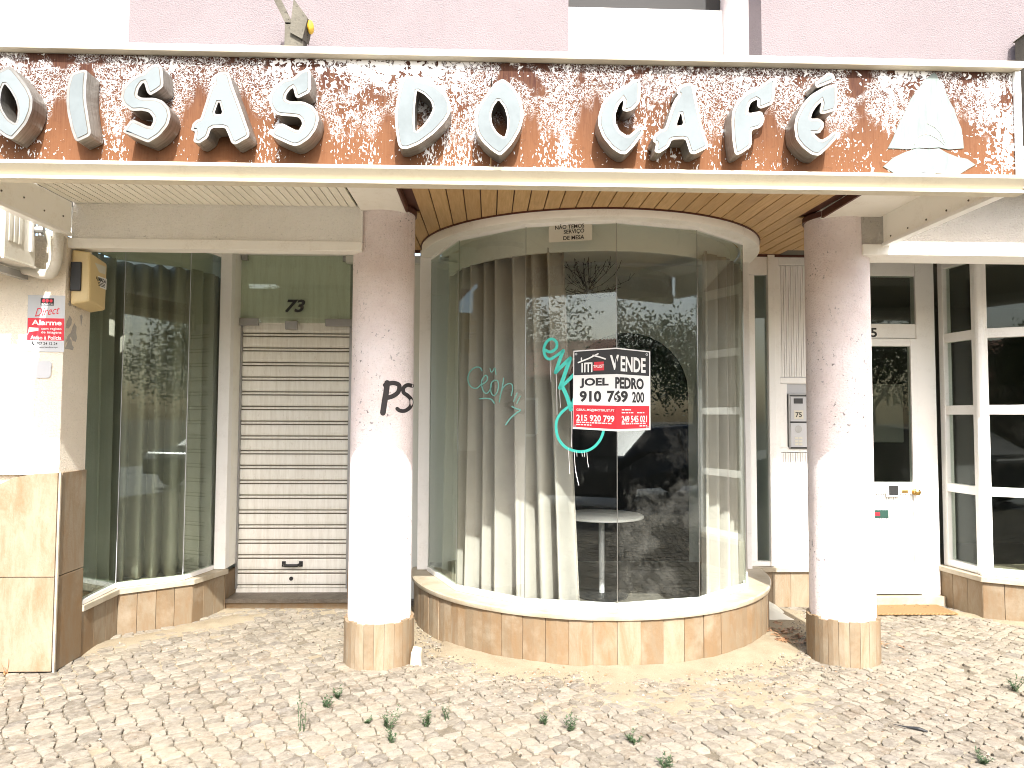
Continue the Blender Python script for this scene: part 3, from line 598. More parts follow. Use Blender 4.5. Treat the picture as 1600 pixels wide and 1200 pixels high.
graf(2, 'wht', [([(697,205),(700,300),(705,385)], .6), ([(745,320),(750,480),(752,640)], .7), ([(772,440),(775,520),(780,585)], .5), ([(865,600),(868,760),(865,890)], .8), ([(840,905),(846,1000),(852,1100)], .7), ([(885,925),(895,1060),(910,1140),(922,1190)], .9), ([(985,935),(990,1000),(998,1048)], .8), ([(905,930),(908,965)], .7), ([(945,930),(950,965)], .7), ([(965,930),(968,968)], .7)])
# paper notice and estate agent's board fixed to the glass
no = thing('paper_notice', 'small cream paper notice taped to the top of the bow window glass', 'notice')
def quad_map(tl, tr, br, bl):
    def f(u, v): a = Vector(tl).lerp(Vector(tr), u); b_ = Vector(bl).lerp(Vector(br), u); return a.lerp(b_, 1-v)
    return f
qn = quad_map((858, 350), (925, 344), (925, 375), (858, 379))
fn_ = lambda u, v, d: facet(*qn(u, v), .001+d)[0]
MB().plate([rect(0, 1, 0, 1)], fn_, .002, 0).build('sheet', 'paper', no)
tx = MB()
put_text(tx, 'NÃO TEMOS', .14, .82, .66, .93, fn_, .002, .003, bold=.02); put_text(tx, 'SERVIÇO', .34, .82, .36, .62, fn_, .002, .003, bold=.02); put_text(tx, 'DE MESA', .33, .82, .08, .29, fn_, .002, .003, bold=.02)
tx.build('lettering', 'ink', no)
es = thing('estate_sign', 'black, white and red for-sale board bent across two panes of the bow window', 'sign')
def eq(u, v):   # u to the right, v up, both 0..1
    k = .575; t = (548+(543-548)*u/k) if u < k else (543+(549-543)*(u-k)/(1-k)); bt = (670+(674-670)*u/k) if u < k else (674+(672-674)*(u-k)/(1-k))
    return 896-1.2*(1-v)+(120+1.6*(1-v))*u, t+(bt-t)*(1-v)
fe_ = lambda u, v, d: facet(*eq(u, v), .004+d)[0]
K = .56
def plates(mat, nm, v0, v1, d1, u0=0.0, u1=1.0, par=None):
    m = MB()
    if u0 < K: m.plate([rect(u0, min(K, u1), v0, v1)], fe_, d1, 0)
    if u1 > K: m.plate([rect(max(K, u0), u1, v0, v1)], fe_, d1, 0)
    return m.build(nm, mat, par or es)
plates('wht', 'board', 0, 1, .003)
plates('ink', 'black_panel', .685, .985, .004, .012, .985); plates('red', 'red_panel', .025, .305, .004, .008, .985)
t = MB()
put_text(t, 'V', .475, .595, .735, .915, fe_, .004, .0052, bold=.03); put_text(t, 'ENDE', .615, .94, .72, .905, fe_, .004, .0052, bold=.03)
t.build('sale_lettering', 'wht', es); t = MB()
strokes(t, [(.065, .845), (.20, .89), (.32, .94)], .018, fe_, 0, .004, .0052); strokes(t, [(.255, .925), (.34, .90), (.415, .872)], .018, fe_, 0, .004, .0052); strokes(t, [(.105, .87), (.105, .90)], .018, fe_, 0, .004, .0052)
for x in (.115, .15, .195, .24): strokes(t, [(x, .725), (x, .828)], .018, fe_, 0, .004, .0052)
strokes(t, [(.15, .83), (.24, .83)], .02, fe_, 0, .004, .0052)
t.build('logo_outline', 'wht', es); t = MB()
put_text(t, 'GERAL.MS@IMOTRUST.PT', .045, .535, .225, .262, fe_, .004, .0052, bold=.02); put_text(t, '215 920 799', .045, .535, .105, .185, fe_, .004, .0052, bold=.025); put_text(t, '249 545 021', .63, .955, .10, .185, fe_, .004, .0052, bold=.025)
for a, b_, y in ((.045, .51, .082), (.045, .24, .052), (.63, .955, .08), (.86, .955, .05), (.63, .78, .215), (.83, .93, .215), (.63, .75, .25)):
    x = a; rr_ = random.Random(int(a*100+y*1000))
    while x < b_-.012: l = min(rr_.uniform(.012, .05), b_-x); t.plate([rect(x, x+l, y, y+.014)], fe_, .0052, .004); x += l+.008
t.build('contact_lettering', 'wht', es)
t = MB(); t.plate([rect(.262, .40, .735, .80)], fe_, .0048, .004).plate([rect(.27, .395, .80, .842)], fe_, .0048, .004); t.build('logo_block', 'red', es)
t = MB(); put_text(t, 'TRUST', .258, .40, .768, .805, fe_, .0048, .0058, bold=.02); t.build('logo_text', 'wht', es)
t = MB(); put_text(t, 'JOEL', .085, .46, .52, .645, fe_, .003, .0045, bold=.04); put_text(t, 'PEDRO', .545, .915, .51, .65, fe_, .003, .0045, bold=.04); t.build('name_lettering', 'ink', es); t = MB(); put_text(t, '910', .085, .365, .345, .485, fe_, .003, .0045, bold=.04); put_text(t, '769', .44, .71, .345, .49, fe_, .003, .0045, bold=.04); put_text(t, '200', .765, .92, .345, .48, fe_, .003, .0045, bold=.025)
t.build('phone_number', 'ink', es)
for u, v in ((.035, .955), (.955, .955), (.03, .04), (.96, .04)): MB().plate([[(u+.016*math.cos(a*math.pi/6), v+.016*math.sin(a*math.pi/6)) for a in range(12)], [(u+.008*math.cos(a*math.pi/6), v+.008*math.sin(a*math.pi/6)) for a in range(12)]], fe_, .0055, .003).build('eyelet', 'chrome', es)

# ------------------------------------------------------------------ curtains
def curtain_strip(name, label, path_top, path_bot, z0, z1, amp, per, seed):
    rnd = random.Random(seed); N = len(path_top); rows = 14; vs = []
    ln = 0; ph = [0]
    for i in range(1, N): ln += (Vector(path_top[i])-Vector(path_top[i-1])).length; ph.append(ln)
    for j in range(rows+1):
        t_ = j/rows; z = z1+(z0-z1)*t_
        for i in range(N):
            p = Vector(path_top[i]).lerp(Vector(path_bot[i]), t_); a = Vector(path_top[max(0, i-1)]); b_ = Vector(path_top[min(N-1, i+1)]); d = (b_-a).normalized(); n_ = Vector((d.y, -d.x))
            s = ph[i]/per*2*math.pi; w0 = math.sin(s+.8*math.sin(s*.23+seed)); k = (abs(w0)**.75*(1 if w0 > 0 else -1)*1.1 if w0 < 0 else w0)*(1+.25*math.sin(s*.37+seed)); k += .15*math.sin(s*2.1+seed+t_)
            k *= amp*(.75+.35*t_); vs.append((p.x+n_.x*k, p.y+n_.y*k, z+.006*math.cos(s)*(1 if j == 0 else 0)))
    m = MB(); fs = [(j*N+i, j*N+i+1, (j+1)*N+i+1, (j+1)*N+i) for j in range(rows) for i in range(N-1)]; m.add(vs, fs)
    o = m.build(name, 'curtain', None, smooth=True); so_ = o.modifiers.new('thickness', 'SOLIDIFY'); so_.thickness = .004
    return tag(o, label, 'curtain', 'curtains behind the shop windows')
def arc(r_, a0, a1, n): return [(BX+r_*math.sin(R(a0+(a1-a0)*i/n)), BY-r_*math.cos(R(a0+(a1-a0)*i/n))) for i in range(n+1)]
curtain_strip('curtain', 'beige pleated curtain in the left half of the bow window, behind teal graffiti', arc(1.05, -80, -17, 170), arc(1.07, -80, -11, 170), .17, 2.66, .078, .132, 1)
curtain_strip('curtain', 'narrow beige pleated curtain at the right end of the bow window', arc(1.17, 34, 84, 150), arc(1.17, 33, 84, 150), .17, 2.66, .045, .10, 2)
def poly(pts, n):
    o = []
    for i in range(len(pts)-1):
        for k in range(n): o.append(tuple(Vector(pts[i]).lerp(Vector(pts[i+1]), k/n)))
    return o+[pts[-1]]
cp = spline([(-2.78, 4.68), (-2.78, 5.18), (-2.66, 5.36), (-2.36, 5.52), (-2.30, 5.62), (-2.25, 5.92)], 44)
curtain_strip('curtain', 'dark looking beige curtain filling the faceted display window beside the shutter', cp, cp, .33, 2.66, .066, .125, 3)

# ------------------------------------------------------------------ left display window
lw = thing('display_window', 'faceted glass display window between the left pier and the roller shutter', 'window', None, (-2.35, 5.3, 0))
GA, GB, GC, GD = (-2.592, 4.66), (-2.612, 5.12), (-2.25, 5.36), (-2.165, 5.75)
b = MB(); OUT = [(-2.583, 4.655), (-2.583, 5.10), (-2.19, 5.395), (-2.085, 5.74)]
for i in range(3):
    p, q = Vector(OUT[i]), Vector(OUT[i+1]); n = (3, 4, 3)[i]
    for k in range(n): b.seg(p.lerp(q, (k+.01)/n), p.lerp(q, (k+.99)/n), -.03, 0, -.02, .276)
b.build('stone_base', 'trav', lw, .002)
MB().prism([(-2.60, 4.656), (-2.61, 5.11), (-2.21, 5.42), (-2.11, 5.74), (-2.4, 5.74), (-2.75, 5.3), (-2.75, 4.656)], .0, .274).build('base_core', 'sill', lw)
MB().prism([(-2.568, 4.656), (-2.568, 5.092), (-2.175, 5.385), (-2.06, 5.76), (-2.3, 5.78), (-2.42, 5.55), (-2.75, 5.3), (-2.75, 4.656)], .278, .318).build('window_sill', 'sill', lw, .004)
r_ = MB()
for p, q in ((GA, GB), (GB, GC), (GC, GD)): r_.seg(p, q, -.03, .012, .32, .352); r_.seg(p, q, -.03, .01, 2.80, 2.86)
r_.build('rail', 'white', lw, .003)
for p, q in ((GA, GB), (GB, GC), (GC, GD)):
    d = (Vector(q)-Vector(p)).normalized()*.0025; MB().seg(Vector(p)+d, Vector(q)-d, -.008, 0, .352, 2.80).build('glass_pane', 'glassg', lw)
s_ = MB()
for p in (GB, GC): s_.tube([(*p, .352), (*p, 2.80)], .003, 6)
s_.build('glass_seam', 'silver', lw)
pm = MB()
for p, q in (((-2.72, 4.66), (-2.72, 5.20)), ((-2.72, 5.20), (-2.36, 5.45)), ((-2.36, 5.45), (-2.26, 5.80))): pm.seg(p, q, -.02, 0, 2.66, 2.88)
pm.build('pelmet', 'roomc', lw)
MB().box(-2.165, -2.075, 5.72, 5.80, .32, 2.875).build('frame_post', 'white', lw, .004)
MB().box(-2.13, -2.078, 5.802, 6.02, .32, 2.875).build('side_jamb', 'smooth', lw, .003)
MB().box(-2.115, -2.079, 5.745, 6.02, -.01, .277).build('jamb_stone', 'trav', lw, .003)

# ------------------------------------------------------------------ roller shutter door 73
rs = thing('roller_shutter', 'closed cream roller shutter with black handle beneath the number 73', 'shutter', None, (-1.63, 5.98, 0))
X0, X1 = -2.076, -1.165
SY = 5.985
def slat_z(py): return on_y(455, py, SY).z
s_ = MB(); gv = MB(); zs = [.115, .155]
step = .1225; zt = on_y(455, 526, SY).z; zz = zt+.026-18*step
for k in range(19):
    z0 = zz+k*step; pr = [(SY+.006, z0+.004), (SY-.006, z0+.010), (SY-.010, z0+.03), (SY-.010, z0+step-.038), (SY-.004, z0+step-.030), (SY-.004, z0+step-.022), (SY-.0085, z0+step-.017), (SY-.0085, z0+step-.008), (SY+.006, z0+step-.003)]
    n = len(pr); s_.add([(X0, a, c) for a, c in pr]+[(X1, a, c) for a, c in pr], [(i, i+1, n+i+1, n+i) for i in range(n-1)])
    gv.box(X0, X1, SY-.0055, SY+.004, z0+step-.0305, z0+step-.0215); 
s_.box(X0, X1, SY-.012, SY+.004, .112, zz+.002)
s_.build('slat_panel', 'shutter', rs); gv.box(X0, X1, SY+.007, SY+.015, .11, 2.67); gv.build('slat_shadow_gap', 'groove', rs)
MB().box(X0-.002, X0+.012, SY-.03, SY+.03, .113, 2.30).box(X1-.012, X1+.03, SY-.03, SY+.03, .113, 2.86).build('guide_rail', 'grey_metal', rs)
h = on_y(457, 881, SY-.012)
hb = MB().box(h.x-.085, h.x-.055, SY-.020, SY-.009, h.z-.022, h.z+.022).box(h.x+.055, h.x+.085, SY-.020, SY-.009, h.z-.022, h.z+.022)
hb.tube([(h.x-.07, SY-.015, h.z), (h.x-.05, SY-.055, h.z-.005), (h.x+.05, SY-.055, h.z-.005), (h.x+.07, SY-.015, h.z)], .012, 10); hb.build('handle', 'black', rs, .002)
lk = on_y(455, 904, SY-.012)
kk = MB(); kk.add([(lk.x+.016*math.cos(a*math.pi/8), SY-.018, lk.z+.016*math.sin(a*math.pi/8)) for a in range(16)]+[(lk.x+.016*math.cos(a*math.pi/8), SY-.005, lk.z+.016*math.sin(a*math.pi/8)) for a in range(16)], [tuple(range(16))]+[(i, (i+1) % 16, (i+1) % 16+16, i+16) for i in range(16)])
kk.build('lock', 'black', rs)
GY = 5.93
tg = MB().box(-2.07, -1.15, GY-.010, GY, 2.30, 2.862).build('transom_glass', 'glassg', rs)
rx = MB().box(-2.078, -1.13, GY+.028, GY+.034, 2.29, 2.88)
for z in (2.40, 2.52, 2.64, 2.76): rx.box(-2.078, -1.13, GY+.0265, GY+.0282, z, z+.012)
rx.build('roller_box', 'shutter', rs)
for x0, x1, z0, z1 in ((-2.075, -1.92, 2.275, 2.335), (-1.70, -1.60, 2.245, 2.315), (-1.37, -1.15, 2.275, 2.335), (-2.07, -2.02, 2.82, 2.87), (-1.235, -1.15, 2.82, 2.87)): MB().box(x0, x1, GY-.022, GY+.012, z0, z1).build('glass_clamp', 'grey_metal', rs, .003)
a, b_ = on_y(445, 488, GY-.011), on_y(477, 468, GY-.011)
t = MB(); put_text(t, '73', a.x, b_.x, a.z, b_.z, lambda u, v, d: (u, GY-.011-d, v), 0, .0015, shear=.28, bold=.03); t.build('house_number', 'ink', tg)
MB().box(-2.08, -1.10, 5.80, 6.0, 2.864, 2.884).build('head_strip', 'white', rs)
ds = thing('door_step', 'worn metal tread plate on a stone step under the roller shutter', 'step', None, (-1.62, 5.85, 0))
MB().box(-2.078, -1.10, 5.77, 6.02, -.02, .070).build('stone_riser', 'trav', ds, .003)
tp = MB().box(-2.077, -1.10, 5.752, 6.02, .0705, .079); tp.box(-2.077, -1.10, 5.750, 5.764, .050, .0705)
for k in range(64):
    x = -2.07+k*.0152; s2 = 1 if k % 2 else -1
    tp.hexa([(x-.004, 5.7485, .052 if s2 > 0 else .066), (x+.004, 5.7485, .052 if s2 > 0 else .066), (x+.004, 5.7505, .052 if s2 > 0 else .066), (x-.004, 5.7505, .052 if s2 > 0 else .066)], [(x+s2*.0-.002+.006, 5.7485, .068 if s2 > 0 else .078), (x+.008, 5.7485, .068 if s2 > 0 else .078), (x+.008, 5.7505, .068 if s2 > 0 else .078), (x+.004, 5.7505, .068 if s2 > 0 else .078)])
tp.build('tread_plate', 'tread', ds)
MB().box(-1.11, -1.06, 5.9, 6.0, .08, 2.86).build('door_jamb', 'smooth', rs)
MB().box(-1.13, -.9, 5.78, 5.9, -.02, .3).build('jamb_stone', 'trav', rs)

# ------------------------------------------------------------------ narrow window and panels right of the bow
FY = 5.80
nw = thing('side_window', 'tall narrow dark window in a white frame right of the bow window', 'window', None, (2.24, FY, 0))
MB().box(2.19, 2.30, FY+.01, FY+.018, .36, 2.72).build('glass_pane', 'glassd', nw)
f = MB().box(2.296, 2.356, FY-.03, FY+.05, .324, 2.885).box(2.10, 2.294, FY-.02, FY+.05, .324, .362).box(2.10, 2.294, FY-.02, FY+.05, 2.718, 2.885).box(2.102, 2.188, FY-.02, FY+.05, .364, 2.716)
f.build('frame', 'white', nw, .004)
wp = thing('wall_panel', 'white ribbed metal panel behind the right pillar', 'panel', None, (2.5, FY, 0))
MB().box(2.36, 2.70, FY+.016, FY+.05, .324, 2.885).build('backing_sheet', 'silver', wp); r_ = MB(); x = 2.40
while x < 2.66:
    for z0, z1 in ((.37, 1.245), (1.87, 2.80)): r_.box(x, x+.0155, FY+.002, FY+.0155, z0, z1)
    x += .0205
r_.build('ribbed_sheet', 'white', wp)
f = MB().box(2.36, 2.395, FY-.012, FY+.03, .326, 2.884).box(2.396, 2.66, FY-.010, FY+.03, .326, .365).box(2.396, 2.66, FY-.010, FY+.03, 1.25, 1.29).box(2.396, 2.66, FY-.010, FY+.03, 1.815, 1.865).box(2.396, 2.66, FY-.010, FY+.03, 2.805, 2.884).box(2.396, 2.455, FY-.004, FY+.03, 1.292, 1.813)
f.build('frame', 'white', wp, .003)
ic = thing('intercom', 'grey steel door intercom with buttons and a small number card by the right pillar', 'intercom', None, (2.56, FY, 1.5))
q1, q2 = on_y(1232, 615, FY-.02), on_y(1262, 702, FY-.02); ix0, ix1, iz0, iz1 = q1.x, q1.x+.19, q2.z, q1.z
MB().box(ix0, ix1, FY-.022, FY+.012, iz0, iz1).build('housing', 'grey_metal', ic, .006)
hh = iz1-iz0
m_ = MB().box(ix0+.014, ix1-.02, FY-.027, FY-.0225, iz1-.50*hh, iz1-.06*hh).box(ix0+.014, ix1-.02, FY-.027, FY-.0225, iz0+.04*hh, iz1-.53*hh); m_.build('face_plate', 'silver', ic, .002)
for z in (.035, .515, .975): MB().box(ix0+.010, ix1-.018, FY-.029, FY-.0225, iz1-z*hh-.006, iz1-z*hh+.006).build('divider_bar', 'black', ic)
m_ = MB().box(ix0+.04, ix0+.115, FY-.029, FY-.0272, iz1-.18*hh, iz1-.085*hh); m_.build('display', 'black', ic)
MB().box(ix0+.04, ix0+.118, FY-.0295, FY-.0272, iz1-.46*hh, iz1-.30*hh).build('number_card', 'paper', ic)
t = MB(); put_text(t, '75', ix0+.052, ix0+.105, iz1-.425*hh, iz1-.335*hh, lambda u, v, d: (u, FY-.0295-d, v), 0, .001, bold=.02); t.build('number', 'ink', ic)
m_ = MB()
for r0 in range(3):
    for c0 in range(2): m_.box(ix0+.045+c0*.034, ix0+.072+c0*.034, FY-.031, FY-.0272, iz1-(.80+r0*.055)*hh-.008, iz1-(.80+r0*.055)*hh+.008)
m_.build('button', 'paper', ic)
m_ = MB(); m_.lathe((0, 0), [(.001, 0), (.028, 0), (.03, .002), (.001, .0025)], 24)
m_.v = [(ix0+.075+x_, FY-.0272-z_, iz1-.64*hh+y_) for x_, y_, z_ in m_.v]; m_.build('speaker', 'grey_metal', ic)

# ------------------------------------------------------------------ entrance door 75
DY = 5.85
dr = thing('entrance_door', 'white metal entrance door with dark glass and ribbed lower panel, partly behind the right pillar', 'door', None, (3.15, DY, 0))
DX0, DX1 = 2.74, 3.572
f = MB()
f.box(2.70, 2.738, DY-.02, DY+.06, .078, 2.885).box(3.576, 3.735, DY-.02, DY+.06, .078, 2.885)
f.box(2.739, 3.575, DY-.015, DY+.06, 2.732, 2.885).box(2.739, 3.575, DY-.012, DY+.06, 2.205, 2.326).build('frame', 'white', dr, .004)
lf = MB().box(DX0, DX0+.055, DY-.03, DY+.02, .088, 2.20).box(DX1-.055, DX1, DY-.03, DY+.02, .088, 2.20)
i0, i1 = DX0+.056, DX1-.056
lf.box(i0, i1, DY-.029, DY+.02, 2.135, 2.20).box(i0, i1, DY-.029, DY+.02, .905, 1.003).box(i0, i1, DY-.029, DY+.02, .088, .255)
leaf = lf.build('leaf', 'white', dr, .003)
MB().box(i0, i1, DY-.006, DY+.01, .256, .904).build('panel_backing', 'silver', leaf); rb = MB(); x = i0+.004
while x < i1-.014: rb.box(x, x+.0145, DY-.022, DY-.0065, .258, .902); x += .0205
rb.build('ribbed_panel', 'white', leaf)
MB().box(i0, i1, DY-.012, DY-.004, 1.004, 2.134).build('glass_pane', 'glassd', dr)
MB().box(2.74, 3.574, DY+.0, DY+.008, 2.327, 2.731).build('transom_glass', 'glassd', dr)
a, b_ = on_y(1358.5, 527, DY-.0125), on_y(1370, 512.5, DY-.0125); wd_ = (b_.x-a.x)
t = MB(); put_text(t, '75', b_.x-wd_*1.75, b_.x, a.z, b_.z, lambda u, v, d: (u, DY-.0122-d, v), 0, .0015, bold=.025); t.build('house_number', 'ink', dr)
p = on_y(1394, 766, DY-.03); v_ = MB().box(p.x-.058, p.x+.055, DY-.05, DY-.0295, p.z-.055, p.z+.055).build('viewer_plate', 'white', dr, .006); MB().box(p.x-.038, p.x+.038, DY-.053, DY-.0502, p.z-.038, p.z+.04).build('viewer_window', 'black', v_)
p = on_y(1429, 768.5, DY-.03); k_ = MB(); k_.lathe((0, 0), [(.026, 0), (.026, .006), (.012, .01), (.012, .03), (.024, .036), (.026, .048), (.018, .056), (.001, .058)], 20); k_.v = [(p.x+x_, DY-.03-z_, p.z+y_) for x_, y_, z_ in k_.v]; k_.build('door_knob', 'brass', dr, smooth=True)
p = on_y(1415, 768, DY-.0305); MB().box(p.x-.03, p.x+.02, DY-.033, DY-.0295, p.z-.012, p.z+.012).build('keyhole_plate', 'brass', dr, .002)
p = on_y(1376, 803, DY-.02); ls = MB().box(p.x-.20, p.x+.062, DY-.03, DY-.0165, p.z-.033, p.z+.033).build('letter_slot', 'green_plate', dr, .003)
MB().box(p.x-.05, p.x-.012, DY-.0315, DY-.0302, p.z-.014, p.z+.014).build('red_mark', 'red', ls)
MB().box(2.70, 3.735, DY-.02, DY+.06, 2.8855, 2.93).build('head_strip', 'grey_metal', dr)
dm = MB().box(2.72, 3.66, 5.50, 5.765, .002, .018); dmo = tag(dm.build('doormat', 'coir', None, .006), 'worn brown coir doormat on the paving before the white entrance door', 'doormat')

# ------------------------------------------------------------------ right faceted window
rw = thing('corner_window', 'white framed faceted window with four rows of dark panes right of the door', 'window', None, (3.9, 5.5, 0))
E_, F_, G_ = (3.80, 5.86), (3.85, 5.46), (4.42, 5.12)
H_ = (5.4, 5.12)
b = MB(); OU = [(3.737, 5.86), (3.80, 5.42), (4.39, 5.06), (5.4, 5.06)]
for i, n in ((0, 3), (1, 5), (2, 6)):
    p, q = Vector(OU[i]), Vector(OU[i+1])
    for k in range(n): b.seg(p.lerp(q, (k+.01)/n), p.lerp(q, (k+.99)/n), -.03, 0, -.02, .276)
b.build('stone_base', 'trav', rw, .002)
MB().prism([(3.75, 5.87), (3.82, 5.43), (4.40, 5.085), (5.4, 5.085), (5.4, 5.6), (4.6, 5.87)], 0, .274).build('base_core', 'sill', rw)
MB().prism([(3.715, 5.88), (3.78, 5.405), (4.385, 5.04), (5.4, 5.04), (5.4, 5.6), (4.6, 5.88)], .278, .318).build('window_sill', 'sill', rw, .004)
rows = [.355, .925, 1.56, 2.165, 2.84]
f = MB()
for p, q in ((E_, F_), (F_, G_), (G_, H_)):
    for z0, z1 in ((.32, .375), (.93, 1.0), (1.565, 1.64), (2.165, 2.24), (2.79, 2.88)): f.seg(p, q, -.05, .012, z0, z1)
f.build('frame', 'white', rw, .004)
f = MB()
for p, q, t_ in ((E_, F_, .0), (E_, F_, .86), (F_, G_, .0), (F_, G_, .93), (G_, H_, 0), (G_, H_, .5)):
    a = Vector(p).lerp(Vector(q), t_); d = (Vector(q)-Vector(p)).normalized(); f.seg(a, a+d*.055, -.055, .018, .319, 2.882)
f.tube([(3.845, 5.45, .319), (3.845, 5.45, 2.882)], .035, 10)
f.build('mullion', 'white', rw, .004)
for p, q in ((E_, F_), (F_, G_), (G_, H_)):
    d = (Vector(q)-Vector(p)).normalized()*.003; MB().seg(Vector(p)+d, Vector(q)-d, -.025, -.018, .37, 2.80).build('glass_pane', 'glassd', rw)

# ------------------------------------------------------------------ things inside the bow window
tb = thing('bistro_table', 'small round white cafe table on one leg behind the bow window glass', 'table', None, (on_y(940, 803, 5.55).x, 5.55, .15))
tx_ = tb.location.x
MB().lathe((tx_, 5.55), [(.31, .752), (.325, .757), (.325, .768), (.318, .773)], 48).build('tabletop', 'wht', tb, smooth=True)
MB().lathe((tx_, 5.55), [(.022, .175), (.022, .752)], 16).build('leg', 'silver', tb, smooth=True)
MB().lathe((tx_, 5.55), [(.20, .151), (.20, .160), (.05, .175)], 32).build('foot', 'black', tb, smooth=True)
ch = thing('chandelier', 'dark wire chandelier of bent twigs hanging inside the bow window', 'chandelier', None, (on_y(918, 455, 5.7).x, 5.7, 2.5))
cc = on_y(918, 456, 5.7); rnd = random.Random(11); m_ = MB()
for i in range(34):
    a = rnd.uniform(0, 2*math.pi); e = rnd.uniform(-.6, 1.1); l = rnd.uniform(.18, .38); d = Vector((math.cos(a)*math.cos(e), math.sin(a)*math.cos(e), math.sin(e)))
    p = Vector(cc); pts = [p.copy()]
    for s in range(6): d = (d+Vector((rnd.uniform(-.3, .3), rnd.uniform(-.3, .3), rnd.uniform(-.2, .42)))).normalized(); p = p+d*l/5; pts.append(p.copy())
    m_.tube(pts, .0022, 4)
    for s in (2, 4, 5): q = pts[s]; m_.tube([q, q+Vector((rnd.uniform(-.04, .04), rnd.uniform(-.04, .04), rnd.uniform(.0, .05)))], .0016, 4); m_.ball(q, .006, 6)
m_.build('twig', 'black', ch)
MB().ball(cc, .028, 12).build('hub', 'chrome', ch); MB().tube([cc, (cc.x+.02, cc.y, 2.60), (cc.x, cc.y, 2.80)], .003, 6).build('cord', 'black', ch)

# ------------------------------------------------------------------ left wall fittings
ac = thing('air_conditioner', 'weathered white air conditioner outdoor unit on the left pier wall', 'air conditioner', None, (-3.1, 4.2, 2.4))
AX = -2.70
MB().box(-3.55, AX, 3.985, 4.26, 2.40, 2.98).build('casing', 'acwhite', ac, .008)
m_ = MB()
for y in (4.02, 4.062, 4.104): m_.box(AX, AX+.004, y, y+.026, 2.50, 2.94)
m_.box(AX-.01, AX+.006, 3.98, 4.265, 2.392, 2.402); m_.build('side_panel', 'acwhite', ac, .002)
MB().box(AX, AX+.012, 4.20, 4.22, 2.48, 2.80).build('valve_plate', 'white', ac)
for z in (2.74, 2.62): m_ = MB(); m_.tube([(AX, 4.24, z), (AX+.05, 4.25, z)], .022, 10); m_.tube([(AX+.03, 4.25, z-.035), (AX+.03, 4.25, z+.04)], .014, 8); m_.tube([(AX+.03, 4.25, z), (AX+.03, 4.29, z)], .012, 8); m_.build('valve', 'grey_metal', ac)
pc = [(AX+.035, 4.26, 2.76), (AX+.06, 4.28, 2.80), (AX+.085, 4.315, 2.77), (AX+.088, 4.325, 2.62), (AX+.085, 4.325, 2.46), (AX+.06, 4.325, 2.385), (AX+.01, 4.325, 2.37), (AX-.12, 4.325, 2.40), (AX-.4, 4.325, 2.42)]
MB().tube(spline(pc, 5), .030, 12).build('pipe', 'acwhite', ac, smooth=True)
MB().tube(spline([(AX+.03, 4.27, 2.62), (AX+.05, 4.30, 2.58), (AX+.045, 4.34, 2.48), (AX+.03, 4.345, 2.40)], 4), .016, 10).build('pipe', 'acwhite', ac, smooth=True)
for x in (-3.35, -2.85): MB().box(x, x+.04, 3.98, 4.37, 2.345, 2.385).build('bracket', 'grey_metal', ac)
ab = thing('alarm_box', 'beige alarm siren box with dark lens on the side of the left pier', 'alarm', None, (-2.55, 4.5, 2.2))
m_ = MB(); pf = [(4.415, 2.215), (4.60, 2.175), (4.60, 2.53), (4.415, 2.545)]
xa, xb = -2.578, -2.470
m_.add([(xa, 4.41, 2.20), (xb+.012, 4.405, 2.225), (xb+.002, 4.61, 2.195), (xa, 4.63, 2.18), (xa, 4.41, 2.545), (xb+.004, 4.405, 2.53), (xb, 4.62, 2.50), (xa, 4.63, 2.53)], [(0, 1, 2, 3), (4, 5, 6, 7), (0, 1, 5, 4), (1, 2, 6, 5), (2, 3, 7, 6), (3, 0, 4, 7)])
m_.build('casing', 'beige', ab, .014)
MB().box(xa+.002, xb-.040, 4.396, 4.409, 2.285, 2.465).build('lens', 'black', ab, .006)
MB().box(xb-.001, xb+.005, 4.435, 4.605, 2.33, 2.40).build('sticker', 'wht', ab)
t = MB(); put_text(t, 'ALARMADA', 4.445, 4.595, 2.368, 2.393, lambda u, v, d: (xb+.005+d, u, v), 0, .001, bold=.02); 
for z in (2.358, 2.349, 2.340): t.plate([rect(4.445, 4.585, z, z+.004)], lambda u, v, d: (xb+.005+d, u, v), .001, 0)
t.build('lettering', 'ink', ab)
MB().box(xb-.001, xb+.004, 4.44, 4.59, 2.425, 2.475).build('faded_label', 'paper', ab)
sn = thing('alarm_sign', 'grey and red alarm warning sign on the left pier wall', 'sign')
q4 = quad_map((44, 461), (102, 462), (100, 550), (41, 549))
fs_ = lambda u, v, d: on_y(*q4(u, v), 4.379-d)
MB().plate([rect(0, 1, 0, 1)], fs_, .005, 0).build('board', 'silver', sn)
MB().plate([rect(.01, .99, .20, .595)], fs_, .0058, .005).build('red_panel', 'red', sn)
t = MB()
put_text(t, 'Alarme', .12, .92, .47, .565, fs_, .0058, .0066, bold=.025); put_text(t, 'com registo', .38, .92, .375, .43, fs_, .0058, .0066, bold=.015); put_text(t, 'de imagens', .38, .92, .31, .37, fs_, .0058, .0066, bold=.015); put_text(t, 'Aviso à Polícia', .1, .92, .215, .285, fs_, .0058, .0066, bold=.02)
t.plate([[(.03, .36), (.05, .43), (.30, .42), (.30, .37), (.05, .34), (.02, .29)]], fs_, .0066, .0058); t.build('lettering', 'wht', sn)
t = MB(); put_text(t, '707 24 12 24', .26, .82, .12, .17, fs_, .005, .006, bold=.02); put_text(t, 'www.securitasdirect.pt', .15, .83, .06, .095, fs_, .005, .006); t.build('phone_lettering', 'ink', sn); t = MB().plate([rect(.34, .70, .82, .95)], fs_, .006, .005); t.build('logo_box', 'ink', sn); t = MB()
strokes(t, [(.15, .17), (.16, .14), (.20, .12)], .03, fs_, 0, .005, .006); t.build('phone_symbol', 'ink', sn)
t = MB()
